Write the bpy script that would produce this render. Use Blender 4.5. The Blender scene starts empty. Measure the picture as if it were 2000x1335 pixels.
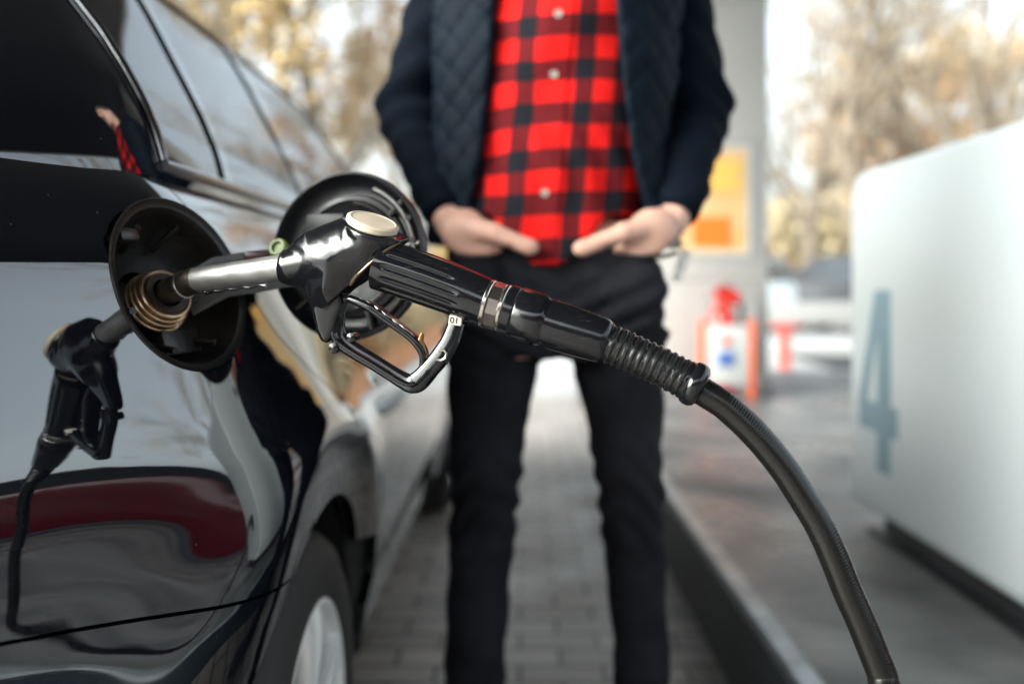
import bpy, bmesh, math, random
import numpy as np
from mathutils import Vector, Matrix
random.seed(7); np.random.seed(7)
sc = bpy.context.scene
C = sc.collection
# ------------------------------------------------------------------ camera, world, sun, exposure
CAM_H = 0.92
F = 1778.0            # focal length in photo pixels (2000 wide)  -> 32 mm
VX, VY = 1015.0, 555.0
cd = bpy.data.cameras.new('camera'); cam = bpy.data.objects.new('camera', cd); C.objects.link(cam)
cam.location = (0, 0, CAM_H); cam.rotation_euler = (math.radians(90), 0, 0)
cd.sensor_width = 36; cd.lens = 36*F/2000
cd.shift_x = (1000-VX)/2000; cd.shift_y = (VY-667.5)/2000
cd.clip_start = 0.02; cd.clip_end = 3000
cd.dof.use_dof = True; cd.dof.focus_distance = 0.80; cd.dof.aperture_fstop = 2.1; cd.dof.aperture_blades = 0
sc.camera = cam
w = bpy.data.worlds.new('World'); sc.world = w; w.use_nodes = True
nt = w.node_tree; bg = nt.nodes['Background']; sky = nt.nodes.new('ShaderNodeTexSky')
SUN_EL, SUN_AZ = 29.0, 240.0      # azimuth clockwise from +Y
sky.sky_type = 'NISHITA'; sky.sun_disc = False
sky.sun_elevation = math.radians(SUN_EL); sky.sun_rotation = math.radians(SUN_AZ)
sky.air_density = 1.0; sky.dust_density = 6.0; sky.ozone_density = 1.0
hs_ = nt.nodes.new('ShaderNodeHueSaturation'); hs_.inputs['Saturation'].default_value = .30; nt.links.new(sky.outputs[0], hs_.inputs['Color']); tn_ = nt.nodes.new('ShaderNodeMix'); tn_.data_type = 'RGBA'; tn_.blend_type = 'MULTIPLY'; tn_.inputs[0].default_value = 1; tn_.inputs[7].default_value = (.93, 1.02, 1.03, 1); nt.links.new(hs_.outputs[0], tn_.inputs[6]); nt.links.new(tn_.outputs[2], bg.inputs[0]); bg.inputs[1].default_value = 0.15
sl = bpy.data.lights.new('sun', 'SUN'); sun = bpy.data.objects.new('sun', sl); C.objects.link(sun)
sl.energy = .55; sl.angle = math.radians(45); sl.color = (1.0, 0.94, 0.86)
e, a = math.radians(SUN_EL), math.radians(SUN_AZ)
sdir = Vector((math.cos(e)*math.sin(a), math.cos(e)*math.cos(a), math.sin(e)))
sun.rotation_euler = sdir.to_track_quat('Z', 'Y').to_euler()
sun.location = (20, 10, 30)
vs = sc.view_settings; vs.view_transform = 'Standard'; vs.look = 'None'; vs.gamma = 1; vs.use_curve_mapping = False
vs.exposure = 2.14
sc.cycles.use_denoising = True
try: sc.cycles.denoiser = 'OPENIMAGEDENOISE'
except Exception: pass
sc.cycles.max_bounces = 8; sc.cycles.caustics_reflective = False; sc.cycles.caustics_refractive = False
sc.cycles.sample_clamp_indirect = 6

def at(px, py, Y):
    return Vector(((px-VX)/F*Y, Y, CAM_H-(py-VY)/F*Y))

# ------------------------------------------------------------------ materials
MATS = {}
def mat(name, col, rough=0.5, metal=0.0, coat=0.0, bump=0.0, bscale=40.0, var=0.0, vscale=6.0, rvar=0.0, rscale=8.0, spec=0.5, sheen=0.0, col2=None, stretch=None):
    if name in MATS: return MATS[name]
    m = bpy.data.materials.new(name); m.use_nodes = True; n = m.node_tree; p = n.nodes['Principled BSDF']
    p.inputs['Base Color'].default_value = (*col, 1); p.inputs['Roughness'].default_value = rough
    p.inputs['Metallic'].default_value = metal; p.inputs['Coat Weight'].default_value = coat
    p.inputs['Coat Roughness'].default_value = 0.02
    p.inputs['Specular IOR Level'].default_value = spec
    p.inputs['Sheen Weight'].default_value = sheen
    tc = n.nodes.new('ShaderNodeTexCoord'); src = tc.outputs['Object']
    if stretch:
        mp = n.nodes.new('ShaderNodeMapping'); mp.inputs['Scale'].default_value = stretch
        n.links.new(src, mp.inputs[0]); src = mp.outputs[0]
    if var > 0 or col2:
        t = n.nodes.new('ShaderNodeTexNoise'); t.inputs['Scale'].default_value = vscale; t.inputs['Detail'].default_value = 6
        r = n.nodes.new('ShaderNodeValToRGB'); r.color_ramp.elements[0].position = .35; r.color_ramp.elements[1].position = .65
        c2 = col2 or tuple(min(1, c*(1+var)) for c in col); c1 = col if col2 else tuple(c*(1-var) for c in col)
        r.color_ramp.elements[0].color = (*c1, 1); r.color_ramp.elements[1].color = (*c2, 1)
        n.links.new(src, t.inputs[0]); n.links.new(t.outputs[0], r.inputs[0]); n.links.new(r.outputs[0], p.inputs['Base Color'])
    if rvar > 0:
        t = n.nodes.new('ShaderNodeTexNoise'); t.inputs['Scale'].default_value = rscale; t.inputs['Detail'].default_value = 8
        r = n.nodes.new('ShaderNodeMapRange'); r.inputs[1].default_value = .35; r.inputs[2].default_value = .7
        r.inputs[3].default_value = rough; r.inputs[4].default_value = min(1, rough+rvar)
        n.links.new(src, t.inputs[0]); n.links.new(t.outputs[0], r.inputs[0]); n.links.new(r.outputs[0], p.inputs['Roughness'])
    if bump > 0:
        t = n.nodes.new('ShaderNodeTexNoise'); t.inputs['Scale'].default_value = bscale; t.inputs['Detail'].default_value = 5
        b = n.nodes.new('ShaderNodeBump'); b.inputs['Strength'].default_value = min(1, bump); b.inputs['Distance'].default_value = 0.01*max(1,bump)/ (bscale/40.0)
        n.links.new(src, t.inputs[0]); n.links.new(t.outputs[0], b.inputs['Height']); n.links.new(b.outputs[0], p.inputs['Normal'])
    MATS[name] = m
    return m
def nodes_of(m):
    n = m.node_tree; return n, n.nodes['Principled BSDF']

M_paint = mat('black_car_paint', (.0035, .0045, .0075), rough=.22, coat=1.0, rvar=.0)
for k_, v_ in (('Coat Roughness', .008), ('Coat IOR', 2.1), ('Specular IOR Level', .0)): M_paint.node_tree.nodes['Principled BSDF'].inputs[k_].default_value = v_
M_rubber = mat('tyre_rubber', (.022, .020, .019), rough=.7, bump=.3, bscale=160, var=.25)
M_plastic = mat('dusty_black_plastic', (.007, .0065, .0065), rough=.38, bump=.12, bscale=120, col2=(.022, .017, .013), vscale=14)
M_dark = mat('dark_cavity', (.006, .006, .006), rough=.8)
M_brass = mat('brass_wire', (.62, .42, .26), rough=.28, metal=1, var=.2, vscale=60)
M_alloy = mat('silver_alloy', (.90, .89, .86), rough=.30, metal=.2, bump=.05, bscale=200)
M_chrome = mat('dull_chrome', (.34, .34, .35), rough=.16, metal=1)
M_steel = mat('worn_aluminium_spout', (.40, .39, .375), rough=.42, metal=.85, var=.22, vscale=90, bump=.12, bscale=260, rvar=.15, rscale=70, stretch=(.35,.35,1))
M_noz = mat('scuffed_gloss_black', (.0045, .0048, .006), rough=.07, spec=.42, coat=.25, bump=.05, bscale=90, rvar=.16, rscale=26)
n_, p_ = nodes_of(M_noz); tc_ = n_.nodes.new('ShaderNodeTexCoord'); mp_ = n_.nodes.new('ShaderNodeMapping'); mp_.inputs['Scale'].default_value = (18, 18, 140); mp_.inputs['Rotation'].default_value = (.3, .5, .2)
ns_ = n_.nodes.new('ShaderNodeTexNoise'); ns_.inputs['Scale'].default_value = 3.0; ns_.inputs['Detail'].default_value = 10; ns_.inputs['Roughness'].default_value = .75
n_.links.new(tc_.outputs['Object'], mp_.inputs[0]); n_.links.new(mp_.outputs[0], ns_.inputs[0]); rp_ = n_.nodes.new('ShaderNodeValToRGB')
rp_.color_ramp.elements[0].position = .60; rp_.color_ramp.elements[0].color = (.0045,.0048,.006,1); rp_.color_ramp.elements[1].position = .72; rp_.color_ramp.elements[1].color = (.05,.048,.045,1)
n_.links.new(ns_.outputs[0], rp_.inputs[0]); n_.links.new(rp_.outputs[0], p_.inputs['Base Color'])
M_lever = mat('worn_lever_metal', (.02, .019, .018), rough=.25, metal=.3, col2=(.42, .37, .31), vscale=55)
M_clip = mat('rusty_brass_clip', (.20, .11, .05), rough=.35, metal=.9, var=.4, vscale=200)
M_cream = mat('cream_cap_plastic', (.60, .50, .38), rough=.4, var=.08, vscale=40, bump=.05)
M_hose = mat('hose_rubber', (.005, .0047, .0043), rough=.20, spec=.4, rvar=.10, rscale=30)
M_green = mat('lime_plastic', (.13, .18, .035), rough=.4)
M_redp = mat('red_plastic', (.035, .004, .007), rough=.4)
M_white = mat('painted_white_metal', (.44, .480, .492), rough=.32, coat=.1, var=.02, vscale=2)
M_blue4 = mat('grey_blue_paint', (.14, .225, .265), rough=.4, var=.05, vscale=10)
M_black = mat('matt_black_metal', (.02, .021, .024), rough=.55, var=.3, vscale=5)
M_skin = mat('skin', (.74, .43, .33), rough=.5, var=.05, vscale=25, bump=.06, bscale=150)
M_skin.node_tree.nodes['Principled BSDF'].inputs['Subsurface Weight'].default_value = .12
M_skin.node_tree.nodes['Principled BSDF'].inputs['Subsurface Radius'].default_value = (.02, .008, .004)
M_hair = mat('brown_hair', (.05, .03, .018), rough=.6, bump=.6, bscale=120)
M_jeans = mat('black_denim', (.0155, .016, .0205), rough=.85, spec=.15, var=.35, vscale=9, bump=.25, bscale=400, sheen=.0)
M_knit = mat('navy_knit', (.0022, .0048, .0105), rough=.9, spec=.12, var=.2, vscale=12, bump=.5, bscale=260, sheen=.0)
M_orange = mat('orange_red_paint', (.80, .13, .03), rough=.4)
M_red = mat('red_enamel', (.72, .035, .02), rough=.28, coat=.4)
M_pwhite = mat('white_board', (.62, .62, .60), rough=.4)
M_trunk = mat('bark', (.22, .175, .13), rough=.9, bump=.8, bscale=12, var=.3)
M_glassdark = None
def glass_mat(name, tint=.35):
    m = bpy.data.materials.new(name); m.use_nodes = True; n = m.node_tree; n.nodes.clear()
    o = n.nodes.new('ShaderNodeOutputMaterial'); mx = n.nodes.new('ShaderNodeMixShader'); g = n.nodes.new('ShaderNodeBsdfGlossy')
    t = n.nodes.new('ShaderNodeBsdfTransparent'); f = n.nodes.new('ShaderNodeFresnel'); f.inputs[0].default_value = 2.3
    g.inputs['Roughness'].default_value = .004; t.inputs[0].default_value = (tint*.85, tint*.95, tint, 1)
    n.links.new(f.outputs[0], mx.inputs[0]); n.links.new(t.outputs[0], mx.inputs[1]); n.links.new(g.outputs[0], mx.inputs[2]); n.links.new(mx.outputs[0], o.inputs[0])
    return m
M_glass = glass_mat('tinted_window_glass', .3)

# dust specks and faint water marks on the paint
n_, p_ = nodes_of(M_paint); tc_ = n_.nodes.new('ShaderNodeTexCoord'); vo_ = n_.nodes.new('ShaderNodeTexVoronoi'); vo_.inputs['Scale'].default_value = 70
n_.links.new(tc_.outputs['Object'], vo_.inputs[0]); sz_ = n_.nodes.new('ShaderNodeSeparateColor'); n_.links.new(vo_.outputs['Color'], sz_.inputs[0])
m1_ = n_.nodes.new('ShaderNodeMath'); m1_.operation = 'MULTIPLY_ADD'; m1_.inputs[1].default_value = .16; m1_.inputs[2].default_value = -.09; n_.links.new(sz_.outputs[0], m1_.inputs[0])
m2_ = n_.nodes.new('ShaderNodeMath'); m2_.operation = 'LESS_THAN'; n_.links.new(vo_.outputs['Distance'], m2_.inputs[0]); n_.links.new(m1_.outputs[0], m2_.inputs[1])
mx_ = n_.nodes.new('ShaderNodeMix'); mx_.data_type = 'RGBA'; mx_.inputs[6].default_value = (.0035,.0045,.0075,1); mx_.inputs[7].default_value = (.10,.10,.095,1)
n_.links.new(m2_.outputs[0], mx_.inputs[0]); n_.links.new(mx_.outputs[2], p_.inputs['Base Color'])
ns_ = n_.nodes.new('ShaderNodeTexNoise'); ns_.inputs['Scale'].default_value = 9; ns_.inputs['Detail'].default_value = 9; n_.links.new(tc_.outputs['Object'], ns_.inputs[0])
mr_ = n_.nodes.new('ShaderNodeMapRange'); mr_.inputs[1].default_value = .45; mr_.inputs[2].default_value = .75; mr_.inputs[3].default_value = .006; mr_.inputs[4].default_value = .05
n_.links.new(ns_.outputs[0], mr_.inputs[0]); n_.links.new(mr_.outputs[0], p_.inputs['Coat Roughness'])
# ------------------------------------------------------------------ object helpers
def link(o, parent=None):
    C.objects.link(o)
    if parent: o.parent = parent; o.matrix_parent_inverse = Matrix.Identity(4)
    return o
def tag(o, label=None, cat=None, group=None, kind=None):
    if label: o['label'] = label
    if cat: o['category'] = cat
    if group: o['group'] = group
    if kind: o['kind'] = kind
    return o
def thing(name, label, cat, loc=(0,0,0), rz=0, group=None):
    o = bpy.data.objects.new(name, None); o.location = loc; o.rotation_euler = (0,0,rz); C.objects.link(o)
    o.empty_display_size = .1
    return tag(o, label, cat, group)
def mesh(name, v, f, m, parent=None, smooth=True):
    me = bpy.data.meshes.new(name); me.from_pydata([tuple(x) for x in v], [], f)
    if smooth: me.shade_smooth()
    mm = m if isinstance(m, (list, tuple)) else [m]
    for x in mm: me.materials.append(x)
    me.update()
    o = bpy.data.objects.new(name, me)
    if parent is not None and parent.type == 'EMPTY' or parent is not None:
        # geometry is given in world space unless parent at origin: shift it
        base = parent
        loc = Vector((0,0,0)); M = Matrix.Identity(4)
        while base is not None:
            M = (Matrix.Translation(base.location) @ base.rotation_euler.to_matrix().to_4x4()) @ M
            base = base.parent
        if M != Matrix.Identity(4) and not getattr(mesh, 'local', False):
            me.transform(M.inverted())
    return link(o, parent)
class G:
    """geometry accumulator"""
    def __init__(s): s.v = []; s.f = []; s.mi = []
    def add(s, v, f, mi=0):
        k = len(s.v); s.v += [tuple(x) for x in v]; s.f += [tuple(i+k for i in q) for q in f]; s.mi += [mi]*len(f); return s
    def box(s, c, d, bev=0.0, rot=None, mi=0, seg=2):
        bm = bmesh.new(); bmesh.ops.create_cube(bm, size=1)
        for q in bm.verts: q.co = Vector((q.co.x*d[0], q.co.y*d[1], q.co.z*d[2]))
        if bev > 0: bmesh.ops.bevel(bm, geom=bm.edges[:], offset=min(bev, min(d)*.49), segments=seg, profile=.5, affect='EDGES')
        R = rot if rot is not None else Matrix.Identity(3)
        vs_ = [R @ q.co + Vector(c) for q in bm.verts]; bm.verts.index_update()
        fs = [tuple(x.index for x in q.verts) for q in bm.faces]; bm.free()
        return s.add(vs_, fs, mi)
    def tube(s, pts, rad, n=16, caps=True, mi=0, rf=None, sec=None, up=None):
        """sweep; rad scalar or list; rf(theta, i)->radius multiplier; sec=(a,b,power) makes a superellipse section with axes side/up"""
        P = [Vector(p) for p in pts]; N = len(P); R = rad if hasattr(rad, '__len__') else [rad]*N
        T = [(P[min(i+1,N-1)]-P[max(i-1,0)]).normalized() for i in range(N)]
        u = Vector(up) if up is not None else (Vector((0,0,1)) if abs(T[0].z) < .9 else Vector((0,1,0)))
        vs_ = []; fs = []
        x = None
        for i in range(N):
            if up is not None or x is None: x = (u - T[i]*u.dot(T[i])).normalized()
            else: x = (x - T[i]*x.dot(T[i])).normalized()
            y = T[i].cross(x)
            for k in range(n):
                th = 2*math.pi*k/n
                if sec:
                    a_, b_, pw = sec; cth, sth = math.cos(th), math.sin(th)
                    aa = a_*R[i]*math.copysign(abs(cth)**(2/pw), cth); bb = b_*R[i]*math.copysign(abs(sth)**(2/pw), sth)
                else:
                    r = R[i]*(rf(th, i) if rf else 1); aa = r*math.cos(th); bb = r*math.sin(th)
                vs_.append(P[i]+x*aa+y*bb)
        for i in range(N-1):
            for k in range(n):
                fs.append((i*n+k, i*n+(k+1)%n, (i+1)*n+(k+1)%n, (i+1)*n+k))
        if caps: fs.append(tuple(range(n-1,-1,-1))); fs.append(tuple((N-1)*n+k for k in range(n)))
        return s.add(vs_, fs, mi)
    def lathe(s, c, axis, prof, n=48, mi=0, closed=False, ref=None, cap0=True):
        """prof: list of (r, t) along axis"""
        A = Vector(axis).normalized(); r0 = Vector(ref) if ref is not None else (Vector((0,0,1)) if abs(A.z) < .9 else Vector((1,0,0)))
        x = (r0-A*r0.dot(A)).normalized(); y = A.cross(x); vs_ = []; fs = []; c = Vector(c)
        for r, t in prof:
            for k in range(n):
                th = 2*math.pi*k/n; vs_.append(c+A*t+x*(r*math.cos(th))+y*(r*math.sin(th)))
        L = len(prof)
        for i in range(L-1 if not closed else L):
            j = (i+1) % L
            for k in range(n): fs.append((i*n+k, i*n+(k+1)%n, j*n+(k+1)%n, j*n+k))
        if not closed:
            if prof[0][0] > 1e-5 and cap0: fs.append(tuple(range(n-1,-1,-1)))
            if prof[-1][0] > 1e-5: fs.append(tuple((L-1)*n+k for k in range(n)))
        return s.add(vs_, fs, mi)
    def prism(s, poly, h, M, mi=0):
        """poly 2D list extruded by h along local z, placed by matrix M"""
        n = len(poly); v = [M @ Vector((x, y, 0)) for x, y in poly]+[M @ Vector((x, y, h)) for x, y in poly]
        f = [tuple(range(n-1,-1,-1)), tuple(range(n, 2*n))]+[(i, (i+1)%n, (i+1)%n+n, i+n) for i in range(n)]
        return s.add(v, f, mi)
    def build(s, name, m, parent=None, smooth=True, auto=35, bevel=0, fixn=True):
        o = mesh(name, s.v, s.f, m, parent, smooth)
        me = o.data
        if any(s.mi):
            me.polygons.foreach_set('material_index', s.mi)
        if fixn:
            bm = bmesh.new(); bm.from_mesh(me); bmesh.ops.recalc_face_normals(bm, faces=bm.faces[:]); bm.to_mesh(me); bm.free()
        if smooth and auto:
            try: me.set_sharp_from_angle(angle=math.radians(auto))
            except Exception: pass
        return o

# ---- signed distance modelling: surface nets on a (non uniform) grid
def surf(xs, ys, zs, f):
    X, Y, Z = np.meshgrid(xs.astype(np.float32), ys.astype(np.float32), zs.astype(np.float32), indexing='ij')
    V = f(X, Y, Z); S = V < 0; nx, ny, nz = V.shape
    acc = np.zeros((nx-1, ny-1, nz-1, 3), np.float32); cnt = np.zeros((nx-1, ny-1, nz-1), np.float32)
    ax = [xs, ys, zs]; quads = []
    cid = np.full((nx-1, ny-1, nz-1), -1, np.int64)
    info = []
    for A in range(3):
        s0 = [slice(None)]*3; s1 = [slice(None)]*3; s0[A] = slice(0, -1); s1[A] = slice(1, None)
        v0, v1 = V[tuple(s0)], V[tuple(s1)]; cr = S[tuple(s0)] != S[tuple(s1)]
        idx = np.argwhere(cr); t = v0[cr]/(v0[cr]-v1[cr])
        pos = np.stack([ax[0][idx[:,0]], ax[1][idx[:,1]], ax[2][idx[:,2]]], 1)
        pos[:, A] = ax[A][idx[:,A]]*(1-t)+ax[A][idx[:,A]+1]*t
        B, D = [q for q in range(3) if q != A]
        ok = (idx[:,B] > 0) & (idx[:,D] > 0) & (idx[:,B] < V.shape[B]-1) & (idx[:,D] < V.shape[D]-1)
        idx, pos = idx[ok], pos[ok]
        for db in (0, 1):
            for dd in (0, 1):
                c = idx.copy(); c[:,B] -= db; c[:,D] -= dd
                np.add.at(acc, (c[:,0], c[:,1], c[:,2]), pos); np.add.at(cnt, (c[:,0], c[:,1], c[:,2]), 1)
        info.append((A, B, D, idx, S[tuple(s0)][idx[:,0], idx[:,1], idx[:,2]]))
    m = cnt > 0; cid[m] = np.arange(m.sum()); verts = acc[m]/cnt[m][:,None]
    for A, B, D, idx, ins in info:
        q = []
        for db, dd in ((1,1), (0,1), (0,0), (1,0)):
            c = idx.copy(); c[:,B] -= db; c[:,D] -= dd; q.append(cid[c[:,0], c[:,1], c[:,2]])
        q = np.stack(q, 1); flip = ins if A != 1 else ~ins
        q[~flip] = q[~flip][:, ::-1]
        quads.append(q)
    return verts, np.concatenate(quads)
def sdf_obj(name, xs, ys, zs, f, m, parent=None, mapf=None, relax=2):
    v, q = surf(xs, ys, zs, f); v = v.astype(np.float64)
    for it in range(relax):
        acc = np.zeros_like(v); cn_ = np.zeros(len(v))
        for i in range(4):
            a_, b_ = q[:,i], q[:,(i+1)%4]; np.add.at(acc, a_, v[b_]); np.add.at(acc, b_, v[a_]); np.add.at(cn_, a_, 1); np.add.at(cn_, b_, 1)
        v = .4*v+.6*acc/np.maximum(cn_, 1)[:,None]
    if mapf: v = mapf(v)
    # np -> mesh fast
    me = bpy.data.meshes.new(name)
    me.vertices.add(len(v)); me.vertices.foreach_set('co', np.ascontiguousarray(v, np.float32).ravel())
    me.loops.add(q.size); me.loops.foreach_set('vertex_index', q.ravel().astype(np.int32))
    me.polygons.add(len(q)); me.polygons.foreach_set('loop_start', np.arange(0, q.size, 4, dtype=np.int32))
    try: me.polygons.foreach_set('loop_total', np.full(len(q), 4, np.int32))
    except Exception: pass
    me.update(calc_edges=True); me.validate(); me.shade_smooth(); me.materials.append(m)
    o = bpy.data.objects.new(name, me)
    if parent is not None: me.transform(Matrix.Translation(-Vector(parent.location)))
    return link(o, parent)
def smin(a, b, k):
    h = np.clip(.5+.5*(b-a)/k, 0, 1); return b*(1-h)+a*h-k*h*(1-h)
def smax(a, b, k): return -smin(-a, -b, k)
def cone(X, Y, Z, a, b, ra, rb, sq=(1,1,1)):
    a = np.array(a, np.float32); b = np.array(b, np.float32); d = b-a; L2 = float(d@d)+1e-9
    t = np.clip(((X-a[0])*d[0]+(Y-a[1])*d[1]+(Z-a[2])*d[2])/L2, 0, 1)
    dx = (X-a[0]-t*d[0])/sq[0]; dy = (Y-a[1]-t*d[1])/sq[1]; dz = (Z-a[2]-t*d[2])/sq[2]
    return np.sqrt(dx*dx+dy*dy+dz*dz)-(ra+(rb-ra)*t)
def ell(X, Y, Z, c, r):
    k = np.sqrt(((X-c[0])/r[0])**2+((Y-c[1])/r[1])**2+((Z-c[2])/r[2])**2)
    return (k-1)*min(r)
def loftz(X, Y, Z, zs, cx, cy, rx, ry, pw=2.0):
    """elliptic sections stacked in z"""
    def I(q): return np.interp(Z, zs, q).astype(np.float32) if hasattr(q, '__len__') else q
    a, b = I(rx), I(ry)
    d = ((np.abs(X-I(cx))/a)**pw+(np.abs(Y-I(cy))/b)**pw)**(1/pw)
    d = (d-1)*np.minimum(a, b)
    return np.maximum(d, np.maximum(zs[0]-Z, Z-zs[-1]))
def axis_(lo, hi, h, fine=None, hf=None):
    a = [lo]
    while a[-1] < hi:
        st = h
        if fine and fine[0] <= a[-1] < fine[1]: st = hf
        a.append(a[-1]+st)
    return np.array(a)
def wr(X, Y, Z, s=1.0):
    return (np.sin(X*23*s+3*np.sin(Z*17*s)+1.3)*np.sin(Y*19*s+2*np.sin(X*13*s))+np.sin(Z*41*s+4*np.sin(X*9*s+Y*11*s)))*.5

# ================================================================== SETTING
def sheet(name, x0, x1, y0, y1, z, m, t=0.0):
    g = G()
    if t > 0: g.box(((x0+x1)/2, (y0+y1)/2, z-t/2), (x1-x0, y1-y0, t))
    else: g.add([(x0,y0,z),(x1,y0,z),(x1,y1,z),(x0,y1,z)], [(0,1,2,3)])
    o = g.build(name, m, smooth=False); return tag(o, kind='structure')
# ground: concrete forecourt
M_conc = mat('forecourt_concrete', (.32, .315, .31), rough=.55, col2=(.43, .425, .415), vscale=1.3, bump=.4, bscale=30, rvar=.3, rscale=2)
sheet('ground', -600, 600, -600, 1200, -.004, M_conc)
sheet('road', 3.40, 60, -60, 13.5, .004, mat('added_dark_ground', (.028,.028,.03), rough=.7, var=.3, vscale=4, bump=.4, bscale=60))  # dark sheet added to darken the ground mirrored in the car panel
# brick lane
def brick_mat():
    m = mat('paving_bricks', (.2,.17,.15), rough=.55); n, p = nodes_of(m)
    tc = n.nodes.new('ShaderNodeTexCoord'); b = n.nodes.new('ShaderNodeTexBrick')
    n.links.new(tc.outputs['Object'], b.inputs[0])
    b.inputs['Scale'].default_value = 1; b.inputs['Brick Width'].default_value = .2; b.inputs['Row Height'].default_value = .1
    b.inputs['Mortar Size'].default_value = .006; b.inputs['Mortar Smooth'].default_value = .3; b.inputs['Bias'].default_value = 0
    b.inputs['Color1'].default_value = (.46,.41,.37,1); b.inputs['Color2'].default_value = (.31,.28,.26,1); b.inputs['Mortar'].default_value = (.06,.055,.05,1)
    b.offset = .5
    ns = n.nodes.new('ShaderNodeTexNoise'); ns.inputs['Scale'].default_value = 3; ns.inputs['Detail'].default_value = 8
    n.links.new(tc.outputs['Object'], ns.inputs[0])
    mx = n.nodes.new('ShaderNodeMix'); mx.data_type = 'RGBA'; mx.blend_type = 'MULTIPLY'; mx.inputs[0].default_value = .7
    rp = n.nodes.new('ShaderNodeMapRange'); rp.inputs[1].default_value=.3; rp.inputs[2].default_value=.7; rp.inputs[3].default_value=.5; rp.inputs[4].default_value=1.25
    n.links.new(ns.outputs[0], rp.inputs[0]); n.links.new(b.outputs[0], mx.inputs[6]); n.links.new(rp.outputs[0], mx.inputs[7]); n.links.new(mx.outputs[2], p.inputs['Base Color'])
    rr = n.nodes.new('ShaderNodeMapRange'); rr.inputs[1].default_value=.3; rr.inputs[2].default_value=.7; rr.inputs[3].default_value=.3; rr.inputs[4].default_value=.65
    n.links.new(ns.outputs[0], rr.inputs[0]); n.links.new(rr.outputs[0], p.inputs['Roughness'])
    bp = n.nodes.new('ShaderNodeBump'); bp.inputs['Strength'].default_value = .8; bp.inputs['Distance'].default_value = .004; bp.invert = True
    n.links.new(b.outputs[1], bp.inputs['Height']); n.links.new(bp.outputs[0], p.inputs['Normal'])
    return m
sheet('paving', -3.2, .498, -6, 7.5, 0.0, brick_mat())
# island slab with kerb
def wet_mat():
    m = mat('damp_island_concrete', (.095,.10,.105), rough=.22, col2=(.27,.27,.268), vscale=3.5, bump=.6, bscale=45, rvar=.45, rscale=2.2)
    return m
isl = G(); isl.box((1.95, .9, .107), (2.83, 13.2, .22)); tag(isl.build('pavement', wet_mat(), smooth=False), kind='structure')
k = G(); k.box((.505, .9, .10), (.05, 13.2, .225), .006)
tag(k.build('kerb', mat('blackened_kerb', (.014, .021, .029), rough=.5, var=.4, vscale=4, bump=.5, bscale=50), smooth=False), kind='structure')
k = G(); k.box((.512, .9, .216), (.044, 13.2, .018), .005)
tag(k.build('kerb_edge', mat('worn_metal_edge', (.36, .40, .43), rough=.35, metal=.3, var=.3, vscale=8), smooth=False), kind='structure')

# canopy overhead
cn = thing('station_canopy', 'wide flat canopy roof over the forecourt, carried on the white pillar', 'canopy', (0, 0, 0))
M_can = mat('canopy_soffit', (.040, .040, .042), rough=.5, var=.05, vscale=1)
X0_, X1_, Y0_, Y1_ = -4.3, 4.4, -6.6, 6.9; XM_, YM_ = (X0_+X1_)/2, (Y0_+Y1_)/2
g = G(); g.box((XM_, YM_, 4.75), (X1_-X0_, Y1_-Y0_, .12)); g.build('soffit', M_can, cn, smooth=False)
M_fas = mat('canopy_fascia_white', (.7,.7,.69), rough=.4)
g = G()
g.box((XM_, Y1_+.03, 4.95), (X1_-X0_+.12, .06, .62)); g.box((XM_, Y0_-.03, 4.95), (X1_-X0_+.12, .06, .62)); g.box((X1_+.03, YM_, 4.95), (.06, Y1_-Y0_, .62)); g.box((X0_-.03, YM_, 4.95), (.06, Y1_-Y0_, .62))
g.build('fascia', M_fas, cn, smooth=False)
g = G(); g.box((X1_+.066, YM_, 4.8), (.012, Y1_-Y0_, .14)); g.build('fascia_stripe', M_red, cn, smooth=False)

# white pillar
pl = thing('canopy_pillar', 'broad white clad pillar behind the man, with a yellow poster on it', 'pillar', (1.24, 6.2, .218))
M_pil = mat('pillar_cladding', (.45, .437, .415), rough=.45, var=.03, vscale=3)
g = G(); g.box((1.24, 6.2, 2.46), (.76, .6, 4.48), .03); g.build('cladding', M_pil, pl)
g = G()
for z in (.95, 1.84, 2.75, 3.7): g.box((1.24, 6.2, z), (.764, .604, .02))
g.build('cladding_joint', mat('joint_grey', (.32,.31,.30), rough=.6), pl, smooth=False)
g = G(); g.box((1.24, 6.2, .27), (.80, .64, .1), .01); g.build('base_skirt', mat('skirt_grey', (.3,.3,.3), rough=.6), pl, smooth=False)
def poster_mat():
    m = mat('yellow_poster', (.66,.38,.13), rough=.5, col2=(.72,.50,.26), vscale=5); return m
po = thing('poster', 'yellow and orange poster fixed to the white pillar behind his elbow', 'poster', (1.245, 5.89, 1.5))
g = G(); g.box((1.24, 5.893, 1.46), (.45, .01, .66)); g.build('sheet', poster_mat(), po, smooth=False)
g = G(); g.box((1.24, 5.885, 1.26), (.24, .008, .19)); g.build('printed_block', mat('deep_orange', (.85,.20,.02), rough=.5), po, smooth=False)
g = G(); g.box((1.24, 5.885, 1.62), (.36, .008, .20)); g.build('printed_block', mat('light_orange', (.9,.50,.12), rough=.5), po, smooth=False)
g = G()
for dx in (-.245, .245): g.box((1.24+dx, 5.89, 1.46), (.02, .02, .70))
for dz in (-.34, .34): g.box((1.24, 5.89, 1.46+dz), (.47, .02, .02))
g.build('frame', M_pwhite, po, smooth=False)

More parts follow.
